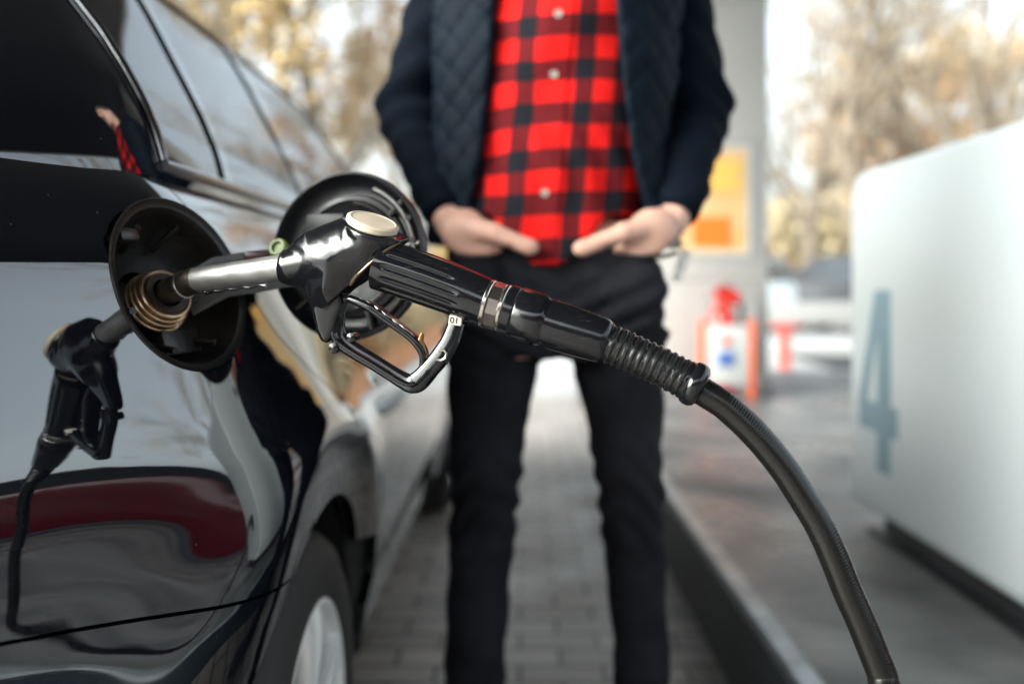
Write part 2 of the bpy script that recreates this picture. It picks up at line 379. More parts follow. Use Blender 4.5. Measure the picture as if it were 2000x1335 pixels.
# fire extinguisher and its stand (by the pillar)
ex = thing('fire_point_stand', 'orange framed stand with white board and blue mark at the foot of the pillar', 'stand', (1.27, 5.6, .218))
g = G(); g.box((1.26, 5.52, .49), (.26, .02, .36), .008); g.build('board', M_pwhite, ex)
g = G(); g.box((1.25, 5.506, .47), (.10, .006, .09), .01); g.build('blue_mark', mat('blue_print', (.08,.16,.45), rough=.5), ex)
g = G(); g.box((1.25, 5.505, .575), (.06, .006, .05), .01); g.build('red_mark', mat('red_print', (.65,.08,.05), rough=.5), ex)
for sx in (-.15, .15):
    g = G(); g.box((1.26+sx, 5.53, .46), (.035, .05, .49), .01); g.build('post', M_orange, ex)
g = G(); g.tube([(1.11,5.53,.69),(1.09,5.55,.78),(1.15,5.56,.88),(1.26,5.56,.93),(1.37,5.56,.88),(1.43,5.55,.78),(1.41,5.53,.69)], .012, 10); g.build('hoop', mat('grey_tube', (.35,.35,.35), rough=.4), ex)
ext = thing('fire_extinguisher', 'red fire extinguisher standing behind the white board', 'extinguisher', (1.26, 5.66, .218))
g = G(); g.lathe((1.26,5.66,.218), (0,0,1), [(.0,0),(.07,.0),(.08,.02),(.08,.46),(.07,.53),(.035,.57),(.028,.60),(.0,.60)]); g.build('cylinder', M_red, ext)
g = G(); g.box((1.28,5.62,.86), (.16,.06,.09), .012, Matrix.Rotation(.5,3,'Y')); g.lathe((1.26,5.66,.80), (0,0,1), [(0,0),(.04,0),(.04,.06),(0,.06)]); g.build('handle', M_red, ext)
g = G(); g.tube([(1.28,5.64,.84),(1.37,5.62,.80),(1.38,5.62,.62),(1.36,5.62,.45)], .013, 10); g.build('hose', M_black, ext)

bl = thing('added_shop', 'added unseen brown shop behind the viewpoint, darkening the reflections in nozzle and car paint', 'shop', (0, -10.5, 0))  # unseen building added so nozzle and paint reflect something dark
g = G(); g.box((1, -11.5, 1.75), (15, 5, 3.5), .03); g.build('wall', mat('shop_wall_brown', (.07,.05,.04), rough=.7), bl, smooth=False)
for x_ in (-4.6, -2.3, 2.3, 4.6): 
    g = G(); g.box((x_, -8.99, 1.55), (2.0, .05, 1.9), .01); w_ = g.build('window', mat('shop_glass', (.02,.022,.025), rough=.05, coat=1), bl, smooth=False)
g = G(); g.box((0, -8.99, 1.15), (1.5, .05, 2.3), .01); g.build('door', mat('shop_glass', (.02,.022,.025)), bl, smooth=False)
g = G(); g.box((1, -8.95, 3.1), (15.1, .1, .5), .01); g.build('fascia_board', M_red, bl, smooth=False)

# fuel dispenser with the 4
dx0, dy0, dy1, dz0, dz1 = .95, 1.55, 2.62, .306, 1.235
ds = thing('fuel_dispenser', 'low white fuel dispenser casing with rounded corners and a large blue grey 4', 'dispenser', (1.25, 2.08, .218))
def rrect(y0, y1, z0, z1, r, n=8):
    P = []
    for cy, cz, a0 in ((y1-r[0], z1-r[0], 0), (y0+r[1], z1-r[1], 90), (y0+r[2], z0+r[2], 180), (y1-r[3], z0+r[3], 270)):
        rr = r[[0,1,2,3][(0,90,180,270).index(a0)]]
        for i in range(n+1):
            t = math.radians(a0+90*i/n); P.append((cy+rr*math.cos(t), cz+rr*math.sin(t)))
    return P
bm = bmesh.new(); prof = rrect(dy0, dy1, dz0, dz1, (.085,.085,.02,.02))
va = [bm.verts.new((dx0, y, z)) for y, z in prof]; vb = [bm.verts.new((dx0+.62, y, z)) for y, z in prof]
fa = bm.faces.new(va); fb = bm.faces.new(vb[::-1]); n_ = len(prof)
for i in range(n_): bm.faces.new((va[i], vb[i], vb[(i+1)%n_], va[(i+1)%n_]))
bmesh.ops.recalc_face_normals(bm, faces=bm.faces[:])
bmesh.ops.bevel(bm, geom=[e_ for e_ in bm.edges if fa in e_.link_faces or fb in e_.link_faces], offset=.022, segments=5, profile=.5, affect='EDGES')
me = bpy.data.meshes.new('casing'); bm.to_mesh(me); bm.free(); me.shade_smooth(); me.set_sharp_from_angle(angle=math.radians(40)); me.materials.append(M_white)
o = bpy.data.objects.new('casing', me); me.transform(Matrix.Translation(-Vector(ds.location))); link(o, ds)
g = G(); g.box((dx0+.33, (dy0+dy1)/2, .262), (.50, dy1-dy0-.10, .088), .004); g.build('plinth', M_black, ds, smooth=False)
g = G(); g.box((dx0+.33, (dy0+dy1)/2, .2225), (.58, dy1-dy0-.04, .012), .004); g.build('base_plate', M_black, ds, smooth=False)
# numeral 4 : local (u toward -Y, v up) on face x = dx0
def face4(u, v): return Vector((dx0-.0015, 2.545-u, .905-(.478-v)))
W4, H4 = .245, .478
polyA = [(.135,.478),(.175,.478),(.205,.478),(.205,.172),(.245,.172),(.245,.108),(.205,.108),(.205,0),(.135,0),(.135,.108),(0,.108),(0,.165)]
outer = [(.112,.478),(.212,.478),(.212,.178),(.256,.178),(.256,.100),(.212,.100),(.212,0),(.126,0),(.126,.100),(0,.100),(0,.178)]
inner = [(.126,.178),(.052,.178),(.126,.365)]
bm = bmesh.new()
def loop(P, dx):
    return [bm.verts.new(face4(u, v)+Vector((dx,0,0))) for u, v in P]
for dxx in (0,):
    A_ = loop(outer, dxx); B_ = loop(inner, dxx)
    es = [bm.edges.new((A_[i], A_[(i+1)%len(A_)])) for i in range(len(A_))]+[bm.edges.new((B_[i], B_[(i+1)%len(B_)])) for i in range(len(B_))]
    bmesh.ops.triangle_fill(bm, use_beauty=True, use_dissolve=False, edges=es)
rr_ = bmesh.ops.extrude_face_region(bm, geom=bm.faces[:]); 
for q in rr_['geom']:
    if isinstance(q, bmesh.types.BMVert): q.co.x += .003
bmesh.ops.recalc_face_normals(bm, faces=bm.faces[:])
me = bpy.data.meshes.new('number'); bm.to_mesh(me); bm.free(); me.materials.append(M_blue4); me.transform(Matrix.Translation(-Vector(ds.location)))
o = bpy.data.objects.new('number', me); link(o, ds); o['label'] = 'large blue grey number 4'
g = G(); g.lathe((dx0+.25, dy0+.004, .60), (0,-1,0), [(0,-.01),(.035,-.01),(.035,.02),(.022,.03),(.022,.05),(0,.05)]); g.build('hose_outlet', M_black, ds)

# ================================================================== CAR
CX = -1.12
def smooth_poly(P, step=.002, sig=.05, closed=False):
    P = np.array(P, float); L = np.r_[0, np.cumsum(np.hypot(*np.diff(P, axis=0).T))]
    s = np.arange(0, L[-1], step); Q = np.stack([np.interp(s, L, P[:,0]), np.interp(s, L, P[:,1])], 1)
    k_ = int(4*sig/step); w_ = np.exp(-.5*(np.arange(-k_, k_+1)*step/sig)**2); w_ /= w_.sum()
    # mirror ends about the car's centre line
    pre = Q[1:k_+1][::-1].copy(); pre[:,0] = 2*CX-pre[:,0]; post = Q[-k_-1:-1][::-1].copy(); post[:,0] = 2*CX-post[:,0]
    E = np.concatenate([pre, Q, post])
    return np.stack([np.convolve(E[:,0], w_, 'valid'), np.convolve(E[:,1], w_, 'valid')], 1)
plan = smooth_poly([(CX,.40),(-.90,.42),(-.72,.46),(-.58,.53),(-.452,.630),(-.4148,.700),(-.366,.80),(-.3245,.885),(-.311,.922),(-.3065,.96),(-.3055,1.05),(-.305,1.2),(-.305,1.6),(-.305,3.1),(-.318,3.7),(-.34,4.1),(-.50,4.42),(-.8,4.56),(CX,4.6)], sig=.026)
sP = np.r_[0, np.cumsum(np.hypot(*np.diff(plan, axis=0).T))]
tg = np.gradient(plan, axis=0); tg /= np.hypot(tg[:,0], tg[:,1])[:,None]
nrm = np.stack([tg[:,1], -tg[:,0]], 1)     # outward (+X on the side)
def prof1d(P, sig=.006, step=.001):
    P = np.array(P); z = np.arange(P[0,0], P[-1,0]+step, step); o_ = np.interp(z, P[:,0], P[:,1])
    k_ = int(4*sig/step); w_ = np.exp(-.5*(np.arange(-k_, k_+1)*step/sig)**2); w_ /= w_.sum()
    E = np.r_[2*o_[0]-o_[1:k_+1][::-1], o_, 2*o_[-1]-o_[-k_-1:-1][::-1]]
    return z, np.convolve(E, w_, 'valid')
pz, pout = prof1d([(.15,-.11),(.19,-.035),(.24,.0),(.34,.014),(.40,.030),(.50,.045),(.58,.0545),(.64,.0575),(.69,.0570),(.73,.0530),(.765,.0445),(.88,.0115),(.915,.0014),(.92,0),(.948,-.0095),(.962,-.022),(.985,-.041),(1.01,-.062),(1.03,-.082),(1.055,-.112)], sig=.008)
WY, WZ, WR = 1.19, .300, .338
FWY = 3.72
def hfac(Y): return 1-.24*np.clip((Y-3.15)/1.45, 0, 1)**1.4
def body(s, z):
    cx = np.interp(s, sP, plan[:,0]); cy = np.interp(s, sP, plan[:,1]); nx = np.interp(s, sP, nrm[:,0]); ny = np.interp(s, sP, nrm[:,1])
    o_ = np.interp(z, pz, pout); dl_ = np.interp(cy, [.66,.74,.96,1.08], [.040,.036,.010,0]); o_ = np.where(z < .900, np.interp(z-dl_, pz, pout)-.29*dl_, o_)
    # wheel-arch flares
    for wy in (WY, FWY):
        r = np.hypot(cy-wy, z-WZ); rc_ = .425; hi_ = .016*np.exp(-(np.maximum(r-rc_, 0)/.085)**2); lo_ = .016-.2*(rc_-r); k_ = np.clip(.5+.5*(lo_-hi_)/.010, 0, 1); fl_ = lo_*(1-k_)+hi_*k_-.010*k_*(1-k_)
        o_ = o_+np.maximum(fl_, -.012)*np.clip((nx-.45)/.35, 0, 1)*(.5+.5*np.tanh((z-.16)/.03))
    x = cx+nx*o_; y = cy+ny*o_
    hf = hfac(y); zz = np.where(z > .3, .3+(z-.3)*hf, z)
    return np.stack([x, y, zz], -1)
def bnorm(s, z):
    e_ = .002; a_ = body(s+e_, z)-body(s-e_, z); b_ = body(s, z+e_)-body(s, z-e_)
    n_ = np.cross(a_, b_); n_ /= np.linalg.norm(n_, axis=-1)[...,None]; return n_
def s_at_Y(Y): 
    i = np.argmax(plan[:,1] >= Y); return sP[i]
# fuel opening centre : solve so that it projects to (368,550)
best = None
for s_ in np.arange(s_at_Y(.8), s_at_Y(1.0), .002):
    for z_ in np.arange(.88, .96, .002):
        p = body(np.array(s_), np.array(z_)); d_ = math.hypot(VX+F*p[0]/p[1]-366, VY-F*(p[2]-CAM_H)/p[1]-551)
        if best is None or d_ < best[0]: best = (d_, s_, z_, p)
S0, Z0 = best[1], best[2]; PC = Vector(best[3]); NC = Vector(bnorm(np.array(S0), np.array(Z0)))
if NC.x < 0: NC = -NC
FR = .090
print('fuel centre', PC, NC)
def g_hole(s, z, R=FR):
    p = body(s, z); return np.linalg.norm(p-np.array(PC), axis=-1)-R
def g_arch(s, z):
    p = body(s, z); a1 = np.hypot(p[...,1]-WY, p[...,2]-WZ)-WR; a2 = np.hypot(p[...,1]-FWY, p[...,2]-WZ)-WR
    return np.minimum(a1, a2)
def panel(name, S, Z, keep, surf_f, m, parent, lip=.014, flip=1, mirror=True, thick=None):
    S2, Z2 = np.meshgrid(S, Z, indexing='ij'); ns, nz = S2.shape
    sc_, zc_ = .25*(S2[1:,1:]+S2[:-1,1:]+S2[1:,:-1]+S2[:-1,:-1]), .25*(Z2[1:,1:]+Z2[:-1,1:]+Z2[1:,:-1]+Z2[:-1,:-1])
    kf = np.ones(sc_.shape, bool)
    for gf in keep: kf &= gf(sc_, zc_) > 0
    used = np.zeros((ns, nz), bool); rem = np.zeros((ns, nz), bool)
    for di in (0,1):
        for dj in (0,1):
            used[di:ns-1+di, dj:nz-1+dj] |= kf; rem[di:ns-1+di, dj:nz-1+dj] |= ~kf
    bd = np.argwhere(used & rem)
    if len(bd) and keep:
        s_, z_ = S2[bd[:,0], bd[:,1]].copy(), Z2[bd[:,0], bd[:,1]].copy()
        s00, z00 = s_.copy(), z_.copy(); ds_ = np.gradient(S)[bd[:,0]]; dz_ = np.gradient(Z)[bd[:,1]]
        sel = np.argmin(np.abs(np.stack([gf(s_, z_) for gf in keep])), 0)
        for it in range(6):
            vals = np.stack([gf(s_, z_) for gf in keep]); e_ = 1e-4
            v = vals[sel, np.arange(len(s_))]
            gs = (np.stack([gf(s_+e_, z_) for gf in keep])[sel, np.arange(len(s_))]-v)/e_
            gz = (np.stack([gf(s_, z_+e_) for gf in keep])[sel, np.arange(len(s_))]-v)/e_
            q = gs*gs+gz*gz+1e-6
            s_ -= np.clip(v*gs/q, -ds_, ds_); z_ -= np.clip(v*gz/q, -dz_, dz_)
        s_ = np.clip(s_, s00-1.3*ds_, s00+1.3*ds_); z_ = np.clip(z_, z00-1.3*dz_, z00+1.3*dz_)
        S2[bd[:,0], bd[:,1]] = s_; Z2[bd[:,0], bd[:,1]] = z_
    P = surf_f(S2, Z2)
    e_ = .002; N = np.cross(surf_f(S2+e_, Z2)-surf_f(S2-e_, Z2), surf_f(S2, Z2+e_)-surf_f(S2, Z2-e_)); N /= (np.linalg.norm(N, axis=-1)[...,None]+1e-9)
    idx = np.full((ns, nz), -1); idx[used] = np.arange(used.sum())
    V = list(P[used]); NN = N[used]*flip
    kk = np.argwhere(kf); q = np.stack([idx[kk[:,0],kk[:,1]], idx[kk[:,0]+1,kk[:,1]], idx[kk[:,0]+1,kk[:,1]+1], idx[kk[:,0],kk[:,1]+1]], 1)
    faces = [tuple(int(i) for i in r) for r in q]
    if lip > 0:
        from collections import Counter
        cnt = Counter()
        for f in faces:
            for i in range(4): cnt[tuple(sorted((f[i], f[(i+1)%4])))] += 1
        mp = {}; mb = {}
        def gv(i):
            if i not in mp:
                mp[i] = len(V); V.append(P[used][i] if False else V[i]); 
            return mp[i]
        def gb(i):
            if i not in mb: mb[i] = len(V); V.append(np.array(V[i])-NN[i]*lip)
            return mb[i]
        for f in list(faces):
            for i in range(4):
                a_, b_ = f[i], f[(i+1)%4]
                if cnt[tuple(sorted((a_, b_)))] == 1: faces.append((b_, a_, gb(a_), gb(b_)))
    v = np.array(V)
    if mirror and name not in ('cabin_frame','windscreen','rear_screen','inner_shell','rear_bumper'):
        mv = v.copy(); mv[:,0] = 2*CX-mv[:,0]
        o2 = mesh(name, mv, [f[::-1] for f in faces], m, parent)
        try: o2.data.set_sharp_from_angle(angle=math.radians(50))
        except Exception: pass
    elif mirror:
        mv = v.copy(); mv[:,0] = 2*CX-mv[:,0]; k_ = len(v); v = np.concatenate([v, mv]); faces += [tuple(i+k_ for i in f[::-1]) for f in faces]
    o = mesh(name, v, faces, m, parent); 
    try: o.data.set_sharp_from_angle(angle=math.radians(50))
    except Exception: pass
    return o
car = thing('hatchback_car', 'glossy black hatchback being refuelled, its round fuel flap open', 'car', (CX, 2.5, 0))
# seam curves ------------------------------------------------------------
def sY(s): return np.interp(s, sP, plan[:,1])
# door rear edge: Y as function of z (body level)
dz_ = [ .15,.41,.50,.565,.62,.69,.74,.79,.83,.86,.90,.94,.966,1.0,1.06]
dy_ = [1.70,1.63,1.57,1.505,1.45,1.37,1.29,1.205,1.13,1.08,1.03,1.003,.995,.992,.995]
dzz, dyy = prof1d(list(zip(dz_, dy_)), sig=.015)
def g_door(s, z): return (sY(s)-np.interp(z, dzz, dyy))*.8
def g_bump(s, z):   # >0 above the bumper seam
    y = sY(s); return z-(.600+(.985-y)*.19)
def fwd(y0): return lambda s, z: sY(s)-y0
def neg(gf, w_): return lambda s, z: -gf(s, z)-w_
def pos(gf, w_): return lambda s, z: gf(s, z)-w_
GAP = .0018
Sf = np.r_[np.arange(0, s_at_Y(.66), .02), np.arange(s_at_Y(.66), s_at_Y(1.95), .0055), np.arange(s_at_Y(1.95), s_at_Y(3.3), .03), np.arange(s_at_Y(3.3), s_at_Y(4.1), .012), np.arange(s_at_Y(4.1), sP[-1], .02)]
Sf = np.r_[Sf, sP[-1]]
Zf = np.arange(.15, 1.0405, .0055)
Srear = Sf[Sf < s_at_Y(1.9)]; 
panel('rear_quarter', Srear, Zf, [g_hole, pos(g_arch, 0), pos(g_bump, GAP), neg(g_door, GAP)], body, M_paint, car)
panel('rear_bumper', Sf[Sf < s_at_Y(1.15)], Zf[Zf < .68], [pos(g_arch, 0), neg(g_bump, GAP), neg(lambda s, z: sY(s)-1.0, 0)], body, M_paint, car)
g_door2 = lambda s, z: sY(s)-1.98
g_fend = lambda s, z: sY(s)-3.02
Zd = Zf[Zf > .195]
panel('rear_door', Sf[(Sf > s_at_Y(.93)) & (Sf < s_at_Y(2.1))], Zd, [pos(g_arch, 0), pos(g_door, GAP), neg(g_door2, GAP), lambda s, z: z-.235], body, M_paint, car)
panel('front_door', Sf[(Sf > s_at_Y(1.9)) & (Sf < s_at_Y(3.15))], Zd, [pos(g_door2, GAP), neg(g_fend, GAP), lambda s, z: z-.235], body, M_paint, car)
panel('front_wing', Sf[Sf > s_at_Y(2.9)], Zf, [pos(g_arch, 0), pos(g_fend, GAP)], body, M_paint, car)
panel('sill', Sf[(Sf > s_at_Y(1.4)) & (Sf < s_at_Y(3.45))], np.arange(.15, .245, .006), [pos(g_arch, 0.0), lambda s, z: .2315-z, lambda s,z: sY(s)-1.45, lambda s,z: 3.42-sY(s)], body, mat('sill_trim', (.02,.021,.023), rough=.35), car)
# inner dark shell behind the seams (3 cm inside)
def inner(s, z):
    p = body(s, z); n_ = bnorm(s, z); sg = np.sign(n_[...,0:1]+.0001*0+1e-9) 
    cx = np.interp(s, sP, plan[:,0]); nx = np.interp(s, sP, nrm[:,0]); ny = np.interp(s, sP, nrm[:,1])
    return p-np.stack([nx, ny, np.zeros_like(nx)], -1)*.02
panel('inner_shell', Sf[::2], Zf[::2], [pos(g_arch, .001), lambda s, z: g_hole(s, z, FR-.004)], inner, M_dark, car, lip=0)
# deck at belt height (hood, rear deck) : fill between body top edge and its mirror
def deck(curve, zf, crown, name, m, rows=14):
    v = []; f = []
    for i in range(len(curve)):
        x, y, z = curve[i]
        for k_ in range(rows+1):
            t = k_/rows; v.append((x+(2*CX-2*x)*t, y, z+crown*(1-(2*t-1)**2)*min(1, abs(x-CX)/.5)))
    for i in range(len(curve)-1):
        for k_ in range(rows): a_ = i*(rows+1)+k_; f.append((a_, a_+1, a_+rows+2, a_+rows+1))
    return mesh(name, v, f, m, car)
top = body(Sf, np.full(len(Sf), 1.038))
ih = np.searchsorted(Sf, s_at_Y(3.05))
deck(top[ih-2:], None, .05, 'bonnet', M_paint); deck(top[:ih], None, .0, 'parcel_deck', M_dark)
# cabin ---------------------------------------------------------------
def resample(P, n=600, sig=.05):
    Q = smooth_poly(P, sig=sig); s = np.r_[0, np.cumsum(np.hypot(*np.diff(Q, axis=0).T))]; t = np.linspace(0, s[-1], n)
    return np.stack([np.interp(t, s, Q[:,0]), np.interp(t, s, Q[:,1])], 1)
_o=plan-nrm*.088
baseP = resample([tuple(q) for q in _o[(plan[:,1]<1.15)&(_o[:,0]>CX)][::12]]+[(-.393,1.4),(-.393,2.2),(-.398,2.75),(-.45,3.05),(-.62,3.28),(-.85,3.4),(CX,3.43)], sig=.04)
topP = resample([(CX,.98),(-.86,1.0),(-.72,1.05),(-.65,1.12),(-.625,1.25),(-.61,1.45),(-.60,1.9),(-.605,2.3),(-.63,2.48),(-.72,2.6),(-.88,2.66),(CX,2.68)], sig=.05)
# match parameters through Y on the side: use correspondence u in 0..1 with control knots
def arc_u(P):
    s = np.r_[0, np.cumsum(np.hypot(*np.diff(P, axis=0).T))]; return s
bs, ts = arc_u(baseP), arc_u(topP)
def s_on(P, s, Y): i = np.argmax(P[:,1] >= Y); return s[i]
kb = [0, s_on(baseP, bs, .70), s_on(baseP, bs, 1.0), s_on(baseP, bs, 1.25), s_on(baseP, bs, 1.7), s_on(baseP, bs, 2.75), bs[-1]*.93, bs[-1]]
kt = [0, s_on(topP, ts, 1.03), s_on(topP, ts, 1.15), s_on(topP, ts, 1.34), s_on(topP, ts, 1.72), s_on(topP, ts, 2.35), ts[-1]*.93, ts[-1]]
ku = [0, .16, .27, .36, .50, .80, .94, 1.0]
wz, ww = prof1d([(1.02,-.02),(1.045,0),(1.10,.07),(1.16,.2),(1.23,.38),(1.30,.56),(1.36,.74),(1.40,.89),(1.42,1.0),(1.432,1.12)], sig=.012)
def cabin(u, z):
    sb = np.interp(u, ku, kb); st = np.interp(u, ku, kt)
    bx, by = np.interp(sb, bs, baseP[:,0]), np.interp(sb, bs, baseP[:,1]); tx, ty = np.interp(st, ts, topP[:,0]), np.interp(st, ts, topP[:,1])
    w_ = np.interp(z, wz, ww)
    return np.stack([bx+(tx-bx)*w_, by+(ty-by)*w_, z], -1)
# smooth knots (u is piecewise-linear: resample densely then blur)
_u = np.linspace(0, 1, 1201)
def blur1(a_, k_=25):
    E = np.r_[2*a_[0]-a_[1:k_+1][::-1], a_, 2*a_[-1]-a_[-k_-1:-1][::-1]]; w_ = np.hanning(2*k_+1); w_ /= w_.sum(); return np.convolve(E, w_, 'valid')
_sb, _st = blur1(np.interp(_u, ku, kb)), blur1(np.interp(_u, ku, kt))
_bx, _by = np.interp(_sb, bs, baseP[:,0]), np.interp(_sb, bs, baseP[:,1]); _tx, _ty = np.interp(_st, ts, topP[:,0]), np.interp(_st, ts, topP[:,1])
def cabin(u, z):
    w_ = np.interp(z, wz, ww); bx, by, tx, ty = [np.interp(u, _u, q) for q in (_bx, _by, _tx, _ty)]
    return np.stack([bx+(tx-bx)*w_, by+(ty-by)*w_, z], -1)
U = np.linspace(0, 1, 420); ZC = np.arange(1.030, 1.4325, .006)
ZL, ZH = 1.056, 1.372
def cyl_(s, z): return cabin(s, z)[...,1]
def uline(pts):    # u boundary as function of z
    zz_, uu_ = zip(*pts); return lambda z: np.interp(z, zz_, uu_)
qrear = uline([(1.05,.274),(1.12,.272),(1.2,.266),(1.27,.253),(1.32,.238),(1.36,.222),(1.40,.20)])
def win(u0, u1): return [lambda u, z: (u-u0(z))*3.5, lambda u, z: (u1(z)-u)*3.5, lambda u, z: z-ZL, lambda u, z: ZH-z]
cst = lambda c_: (lambda z: np.full_like(z, c_))
wins = [win(qrear, cst(.352)), win(cst(.362), cst(.496)), win(cst(.516), uline([(1.05,.80),(1.4,.77)])), win(uline([(1.05,.845),(1.4,.835)]), cst(1.5)), win(cst(-.5), uline([(1.05,.12),(1.4,.10)]))]
def not_in(ws):
    def f(u, z): return -np.min(np.stack([g_(u, z) for g_ in ws]), 0)
    return f
panel('cabin_frame', U, ZC, [not_in(w_) for w_ in wins], cabin, M_paint, car, lip=.012)
names = ['quarter_window','rear_door_window','front_door_window','windscreen','rear_screen']
def cab_in(off):
    def f(u, z):
        p = cabin(u, z); e_ = .002; N = np.cross(cabin(u+e_, z)-cabin(u-e_, z), cabin(u, z+e_)-cabin(u, z-e_)); N /= (np.linalg.norm(N, axis=-1)[...,None]+1e-9); return p-N*off
    return f
for nm, w_ in zip(names, wins):
    ee = [(lambda gg: (lambda u, z: gg(u, z)+.004))(g_) for g_ in w_]
    panel(nm, U, ZC, ee, cab_in(.004), M_glass, car, lip=0)
rt = cabin(U, np.full(len(U), 1.432)); deck(rt, None, .035, 'roof', M_paint, 10)
# window trim
zz = np.linspace(1.40, ZL, 40)
g = G(); pts = [Vector(cab_in(-.003)(np.array(qrear(np.array(z_))), np.array(z_))) for z_ in zz]
g.tube(pts, .0055, 12)
g.build('window_trim', M_chrome, car)
pts2 = [Vector(cab_in(-.001)(np.array(u_), np.array(ZL-.004))) for u_ in np.linspace(float(qrear(np.array(ZL))), .80, 60)]
g = G(); g.tube(pts2, .007, 10); g.build('window_trim', mat('grey_trim', (.10,.10,.105), rough=.28, coat=.3), car)
# interior
g = G(); g.box((CX, 2.0, .62), (1.3, 2.6, .5), .05); 
for x_ in (-.75, -1.5):
    for y_ in (1.55, 2.25):
        g.box((x_, y_, .98), (.46, .14, .56), .05, Matrix.Rotation(-.2,3,'X')); g.box((x_, y_-.03, 1.28), (.24, .09, .16), .03)
g.build('seats', mat('dark_upholstery', (.02,.02,.022), rough=.8), car)
# wheels
def wheel(wy, side):
    s = 1 if side > 0 else -1
    xo = -.262 if side > 0 else 2*CX+.262
    wl = bpy.data.objects.new('wheel', None); wl.location = Vector((xo, wy, WZ))-car.location; C.objects.link(wl); wl.parent = car
    ax = (s, 0, 0); c = (xo, wy, WZ)
    g = G(); g.lathe(c, ax, [(.193,-.015),(.203,-.003),(.218,.0),(.255,-.001),(.275,-.010),(.288,-.025),(.296,-.045),(.298,-.10),(.296,-.165),(.288,-.185),(.27,-.2),(.2,-.2),(.193,-.18)], 96, closed=True)
    g.build('tyre', M_rubber, wl)
    rm = G(); rm.lathe(c, ax, [(.201,-.012),(.2005,-.006),(.195,-.004),(.188,-.010),(.181,-.03),(.177,-.06),(.176,-.16),(.195,-.18),(.201,-.17)], 96, closed=True)
    for k_ in range(5):
        for off in (-.19, .19):
            th = 2*math.pi*k_/5+math.pi/2; 
            def pt(r, a_, d): return Vector((xo+s*d, wy+r*math.cos(a_), WZ+r*math.sin(a_)))
            path = [pt(.045, th+off*1.5, -.028), pt(.085, th+off*1.05, -.022), pt(.13, th+off*.95, -.018), pt(.16, th+off*.93, -.018), pt(.187, th+off*.92, -.026)]
            rm.tube(path, [.019,.0155,.0165,.0175,.02], 14, sec=(1.0,.85,3.2), up=(1,0,0))
    rm.lathe(c, ax, [(0,-.05),(.058,-.045),(.062,-.03),(.055,-.018),(.03,-.014),(0,-.013)], 48)
    rm.build('rim', M_alloy, wl)
    bd_ = G(); bd_.lathe(c, ax, [(0,-.09),(.14,-.09),(.14,-.10),(0,-.10)], 48); bd_.build('brake_disc', mat('disc_steel', (.18,.17,.16), rough=.4, metal=.8), wl)
for wy in (WY, FWY):
    wheel(wy, 1); wheel(wy, -1)
# wheel-well liners
for wy in (WY, FWY):
    for s in (1, -1):
        g = G(); x0 = -.262 if s > 0 else 2*CX+.262
        n_ = 32; v = []; f = []
        for i in range(n_+1):
            t = math.pi*(-.12+1.24*i/n_); v += [(x0-s*.02, wy+(WR+.004)*math.cos(t), WZ+(WR+.004)*math.sin(t)), (x0-s*.30, wy+(WR+.004)*math.cos(t), WZ+(WR+.004)*math.sin(t))]
        for i in range(n_): f.append((2*i, 2*i+1, 2*i+3, 2*i+2))
        g.add(v, f)
        v2 = [(x0-s*.3, wy, WZ)]+[v[2*i+1] for i in range(n_+1)]; g.add(v2, [(0, i+1, i+2) for i in range(n_)]); g.build('wheel_liner', M_dark, car)
g = G(); g.box((CX, 2.5, .20), (1.5, 3.9, .06), .02); g.build('underbody', M_dark, car)
# rear lamp + registration area on the tail, front lamps
for s in (1, -1):
    g = G(); 
    ss = np.linspace(s_at_Y(.46), s_at_Y(.60), 12); zc = np.linspace(.80, .93, 8); v = []; f = []
    for a_ in ss:
        for z_ in zc:
            p = body(np.array(a_), np.array(z_)); n_ = bnorm(np.array(a_), np.array(z_)); 
            if n_[1] > 0: n_ = -n_
            p = p+n_*.006*math.sin(math.pi*min(1,max(0,(z_-.80)/.13)))+n_*.001; v.append((p[0] if s > 0 else 2*CX-p[0], p[1], p[2]))
    for i in range(11):
        for j in range(7): q = i*8+j; f.append((q, q+8, q+9, q+1))
    g.add(v, f); g.build('tail_lamp', mat('red_lamp_lens', (.35,.01,.01), rough=.08, coat=1), car)
g = G(); g.box((CX, .392, .72), (.52, .012, .11), .004); g.build('number_plate', M_pwhite, car)
for s in (1, -1):
    g = G(); g.lathe((CX+s*.62, 4.40, .63), (s*.35, 1, .1), [(0,.06),(.05,.055),(.085,.03),(.09,0),(.09,-.06),(0,-.06)]); g.build('headlight', mat('lamp_glass', (.6,.62,.65), rough=.05, coat=1), car)

# fuel recess ------------------------------------------------------------
T1 = Vector((0,0,1)); T1 = (T1-NC*T1.dot(NC)).normalized(); T2 = NC.cross(T1)   # T1 up, T2 sideways
rc = G(); rc.lathe(PC+NC*.0, NC, [(FR-.0005,-.0022),(FR-.002,-.0004),(FR-.0045,-.003),(FR-.0095,-.0045),(FR-.0125,-.010),(FR-.0145,-.022),(FR-.020,-.034),(FR-.030,-.046),(FR-.040,-.0535),(.030,-.058),(.030,-.085),(0,-.085)], 96, ref=T1, cap0=False)
rc.v = [tuple(Vector(q)-NC*.0035) for q in rc.v]; rec = rc.build('filler_recess', M_plastic, car, auto=40)
